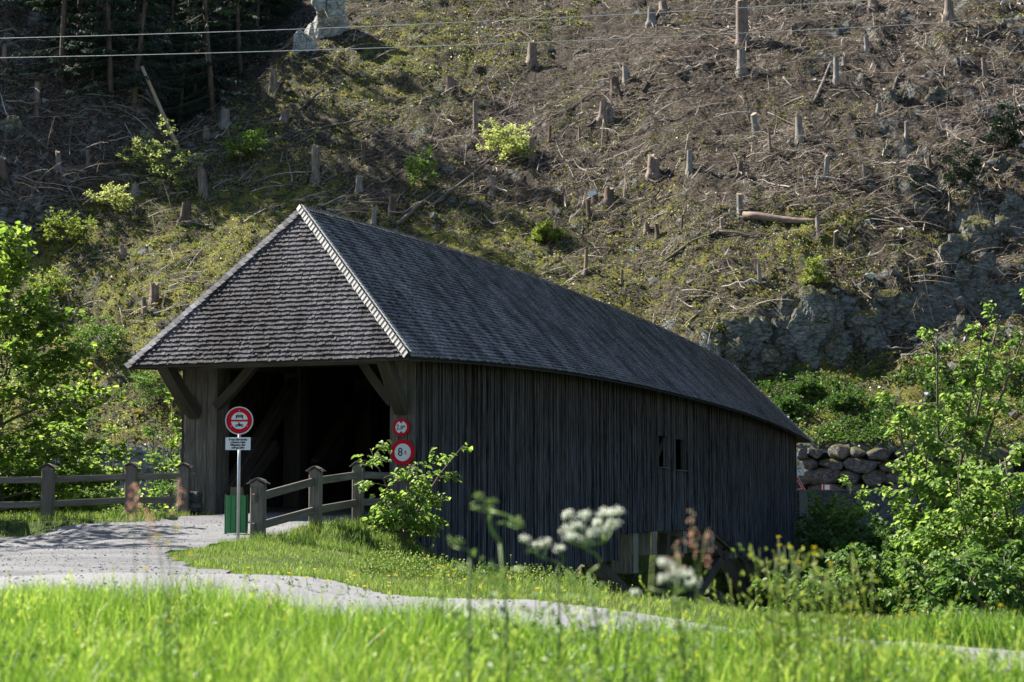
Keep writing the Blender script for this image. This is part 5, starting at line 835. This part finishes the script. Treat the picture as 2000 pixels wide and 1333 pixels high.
umbel('cow_parsley', 'forked greenish budding stalk in front of the dark planks', 975, 6., [(935, 968, 1), (960, 976, 1), (957, 995, 1), (1008, 1015, 2), (1015, 1022, 2)], [(977, 1060), (958, 1000), (1000, 1020)], .75, 'stem')
umbel('cow_parsley', 'short bent budding stalk at the left of the dark planks', 925, 6., [(884, 1055, 0), (897, 1058, 0)], [(918, 1075)], .7, 'stem')
def sorrel(px, Yd, y0, y1, lb, sc=1.):
    x = (px-1000)/F*Yd; b = np.array([x, Yd, float(H(x, Yd))]); tp = at(px+8*R.randn(), y0, Yd); e = empty('sorrel', b, lb, 'wildflower', 'reddish sorrel stalks'); m = M(); P = gcurve(b, tp, 8, .03); stem(m, P, .0022); m.build('stalk', MT['stem'], e); f = M(); lo = (y1-y0)/F*Yd; n = 36; w = R.rand(n); c = tp-np.array([0, 0, 1])*lo*w[:, None]; a = R.rand(n)*6.28; rr = (.012+.03*w)*sc*R.rand(n); C = c+np.c_[rr*np.cos(a), rr*np.sin(a), 0*a]; leaves(f, C, rand_dirs(n), rand_dirs(n), .0095*sc, wid=.9); f.build('seed_head', MT['petalR'], e)
for a in ((258, 6.2, 945, 1010, 'red sorrel stalk at the left in front of the second fence post', 1.15), (345, 6.4, 940, 1005, 'red sorrel stalk before the left portal post', 1.15), (285, 6.6, 1000, 1060, 'shorter red sorrel between the two left red stalks', .9), (1350, 6., 995, 1090, 'tall pinkish sorrel head right of the tallest cow parsley', 1.), (1385, 6., 1035, 1110, 'pinkish sorrel stalk right of the tall sorrel', .9), (1330, 6.1, 1060, 1120, 'small pinkish sorrel left of the tall sorrel', 1.), (320, 6., 1040, 1080, 'low faint red sorrel above the left road', .5)): sorrel(*a)
BC = [(1520,1050,8.2),(1522,1066,8.2),(1590,1070,7.8),(1589,1083,7.8),(1543,1070,8),(1516,1093,8.2),(1561,1099,8),(1623,1101,7.8),(1660,1186,8.5),(1660,1200,8.5),(1755,1203,9),(1726,1224,9),(1953,1183,8.5),(1320,1221,8.8),(1240,1284,8),(1335,1202,9),(345,1032,6.6),(309,1048,6.6),(325,1062,6.6),(371,1083,6.6),(343,1091,6.8),(283,1112,6.6),(408,1137,7),(1480,1235,9),(1805,1260,9),(525,1178,9),(530,1163,9),(157,1281,9),(158,1314,8.6),(460,1106,24),(875,1125,20),(640,1135,19),(599,1129,19),(678,1134,19),(858,1105,26),(865,1108,26),(846,1109,26),(885,1114,24),(907,1133,18),(925,1128,20),(835,1126,19),(437,1088,30),(450,1085,31),(582,1068,33),(612,1075,32),(600,1080,31),(620,1080,31),(547,1076,31),(1000,1165,10),(1048,1152,12),(1100,1240,8.5)]
rs_ = np.random.RandomState(4)
for k_ in range(26): BC.append((rs_.uniform(480, 1010), rs_.uniform(1085, 1150), 0))
for k_ in range(12): BC.append((rs_.uniform(1230, 1950), rs_.uniform(1195, 1290), rs_.uniform(7.5, 9.5)))
for k_ in range(9): BC.append((rs_.uniform(20, 900), rs_.uniform(1190, 1320), rs_.uniform(7.5, 9)))
def bplace(px, py):
    r = 'above the grass tops' if py < 1110 else 'among the grass tops' if py < 1190 else 'low in the foreground grass'; c = 'far left' if px < 300 else 'before the left road' if px < 480 else 'left of the rock' if px < 660 else 'below the shrub' if px < 900 else 'before the plank wall' if px < 1210 else 'before the beam ends' if px < 1450 else 'before the far bridge corner' if px < 1640 else 'at the right'; return r, c
reg = {}
for i_, t in enumerate(BC): reg.setdefault(bplace(t[0], t[1]), []).append(i_)
bl = [None]*len(BC)
for (r, c), L in reg.items():
    L.sort(key=lambda i: BC[i][0])
    for n_, i_ in enumerate(L): bl[i_] = f'yellow buttercup {r} {c}'+('' if len(L) == 1 else f', {ordn(n_)} there')
for (px, py, Yd), lb in zip(BC, bl):
    if Yd == 0:
        Yd = 16.
        for Yd in np.arange(15., 36, .25):
            g_ = at(px, py, Yd)
            if g_[2] < H(g_[0], g_[1])+.16: break
    c = at(px, py, Yd); b = np.array([c[0]+.03*R.randn(), c[1]+.02, float(H(c[0], c[1]))]); e = empty('buttercup', b, lb, 'wildflower', 'buttercups'); k = 1.0 if Yd < 12 else 1.8
    m = M(); stem(m, gcurve(b, c, 5, .02), .0022*k); n = 8; C = np.array([b+(c-b)*R.uniform(.1, .7) for _ in range(n)])+R.randn(n, 3)*.02; leaves(m, C, unit(R.randn(n, 3)), rand_dirs(n), .035, wid=.5); m.build('stalk', MT['stem'], e); f = M(); a = np.arange(5)*1.2566+R.rand(); d = np.c_[np.cos(a), np.sin(a), np.full(5, .75)]; leaves(f, np.repeat(c[None], 5, 0)-[0, 0, .004], d, np.c_[-np.cos(a), -np.sin(a), np.full(5, 1.)], .0165*k, wid=1.1); f.build('petals', MT['petalY'], e)
# leafy herb around the right buttercups
m = M(); n = 420; X_ = (R.normal(1570, 75, n)-1000)/F*8.1; Y_ = 8.1+.4*R.randn(n); zt_ = -(1260-190*R.rand(n)**1.3-990)/F*8.1; C = np.c_[X_, Y_, zt_]; leaves(m, C, unit(R.randn(n, 3)+[0, 0, .5]), rand_dirs(n), .026+.02*R.rand(n), wid=.4)
for k in range(40): x_ = (R.normal(1570, 70)-1000)/F*8.1; y_ = 8.1+.4*R.randn(); z0 = float(H(x_, y_)); stem(m, gcurve(np.array([x_, y_, z0]), np.array([x_+.04*R.randn(), y_, -(R.uniform(1070, 1140)-990)/F*8.1]), 5, .03), .003)
tag(m.build('meadow_herb', MT['herb']), 'tangled leafy buttercup stems rising from the grass at the right', 'herbs', kind='stuff')
print('done')
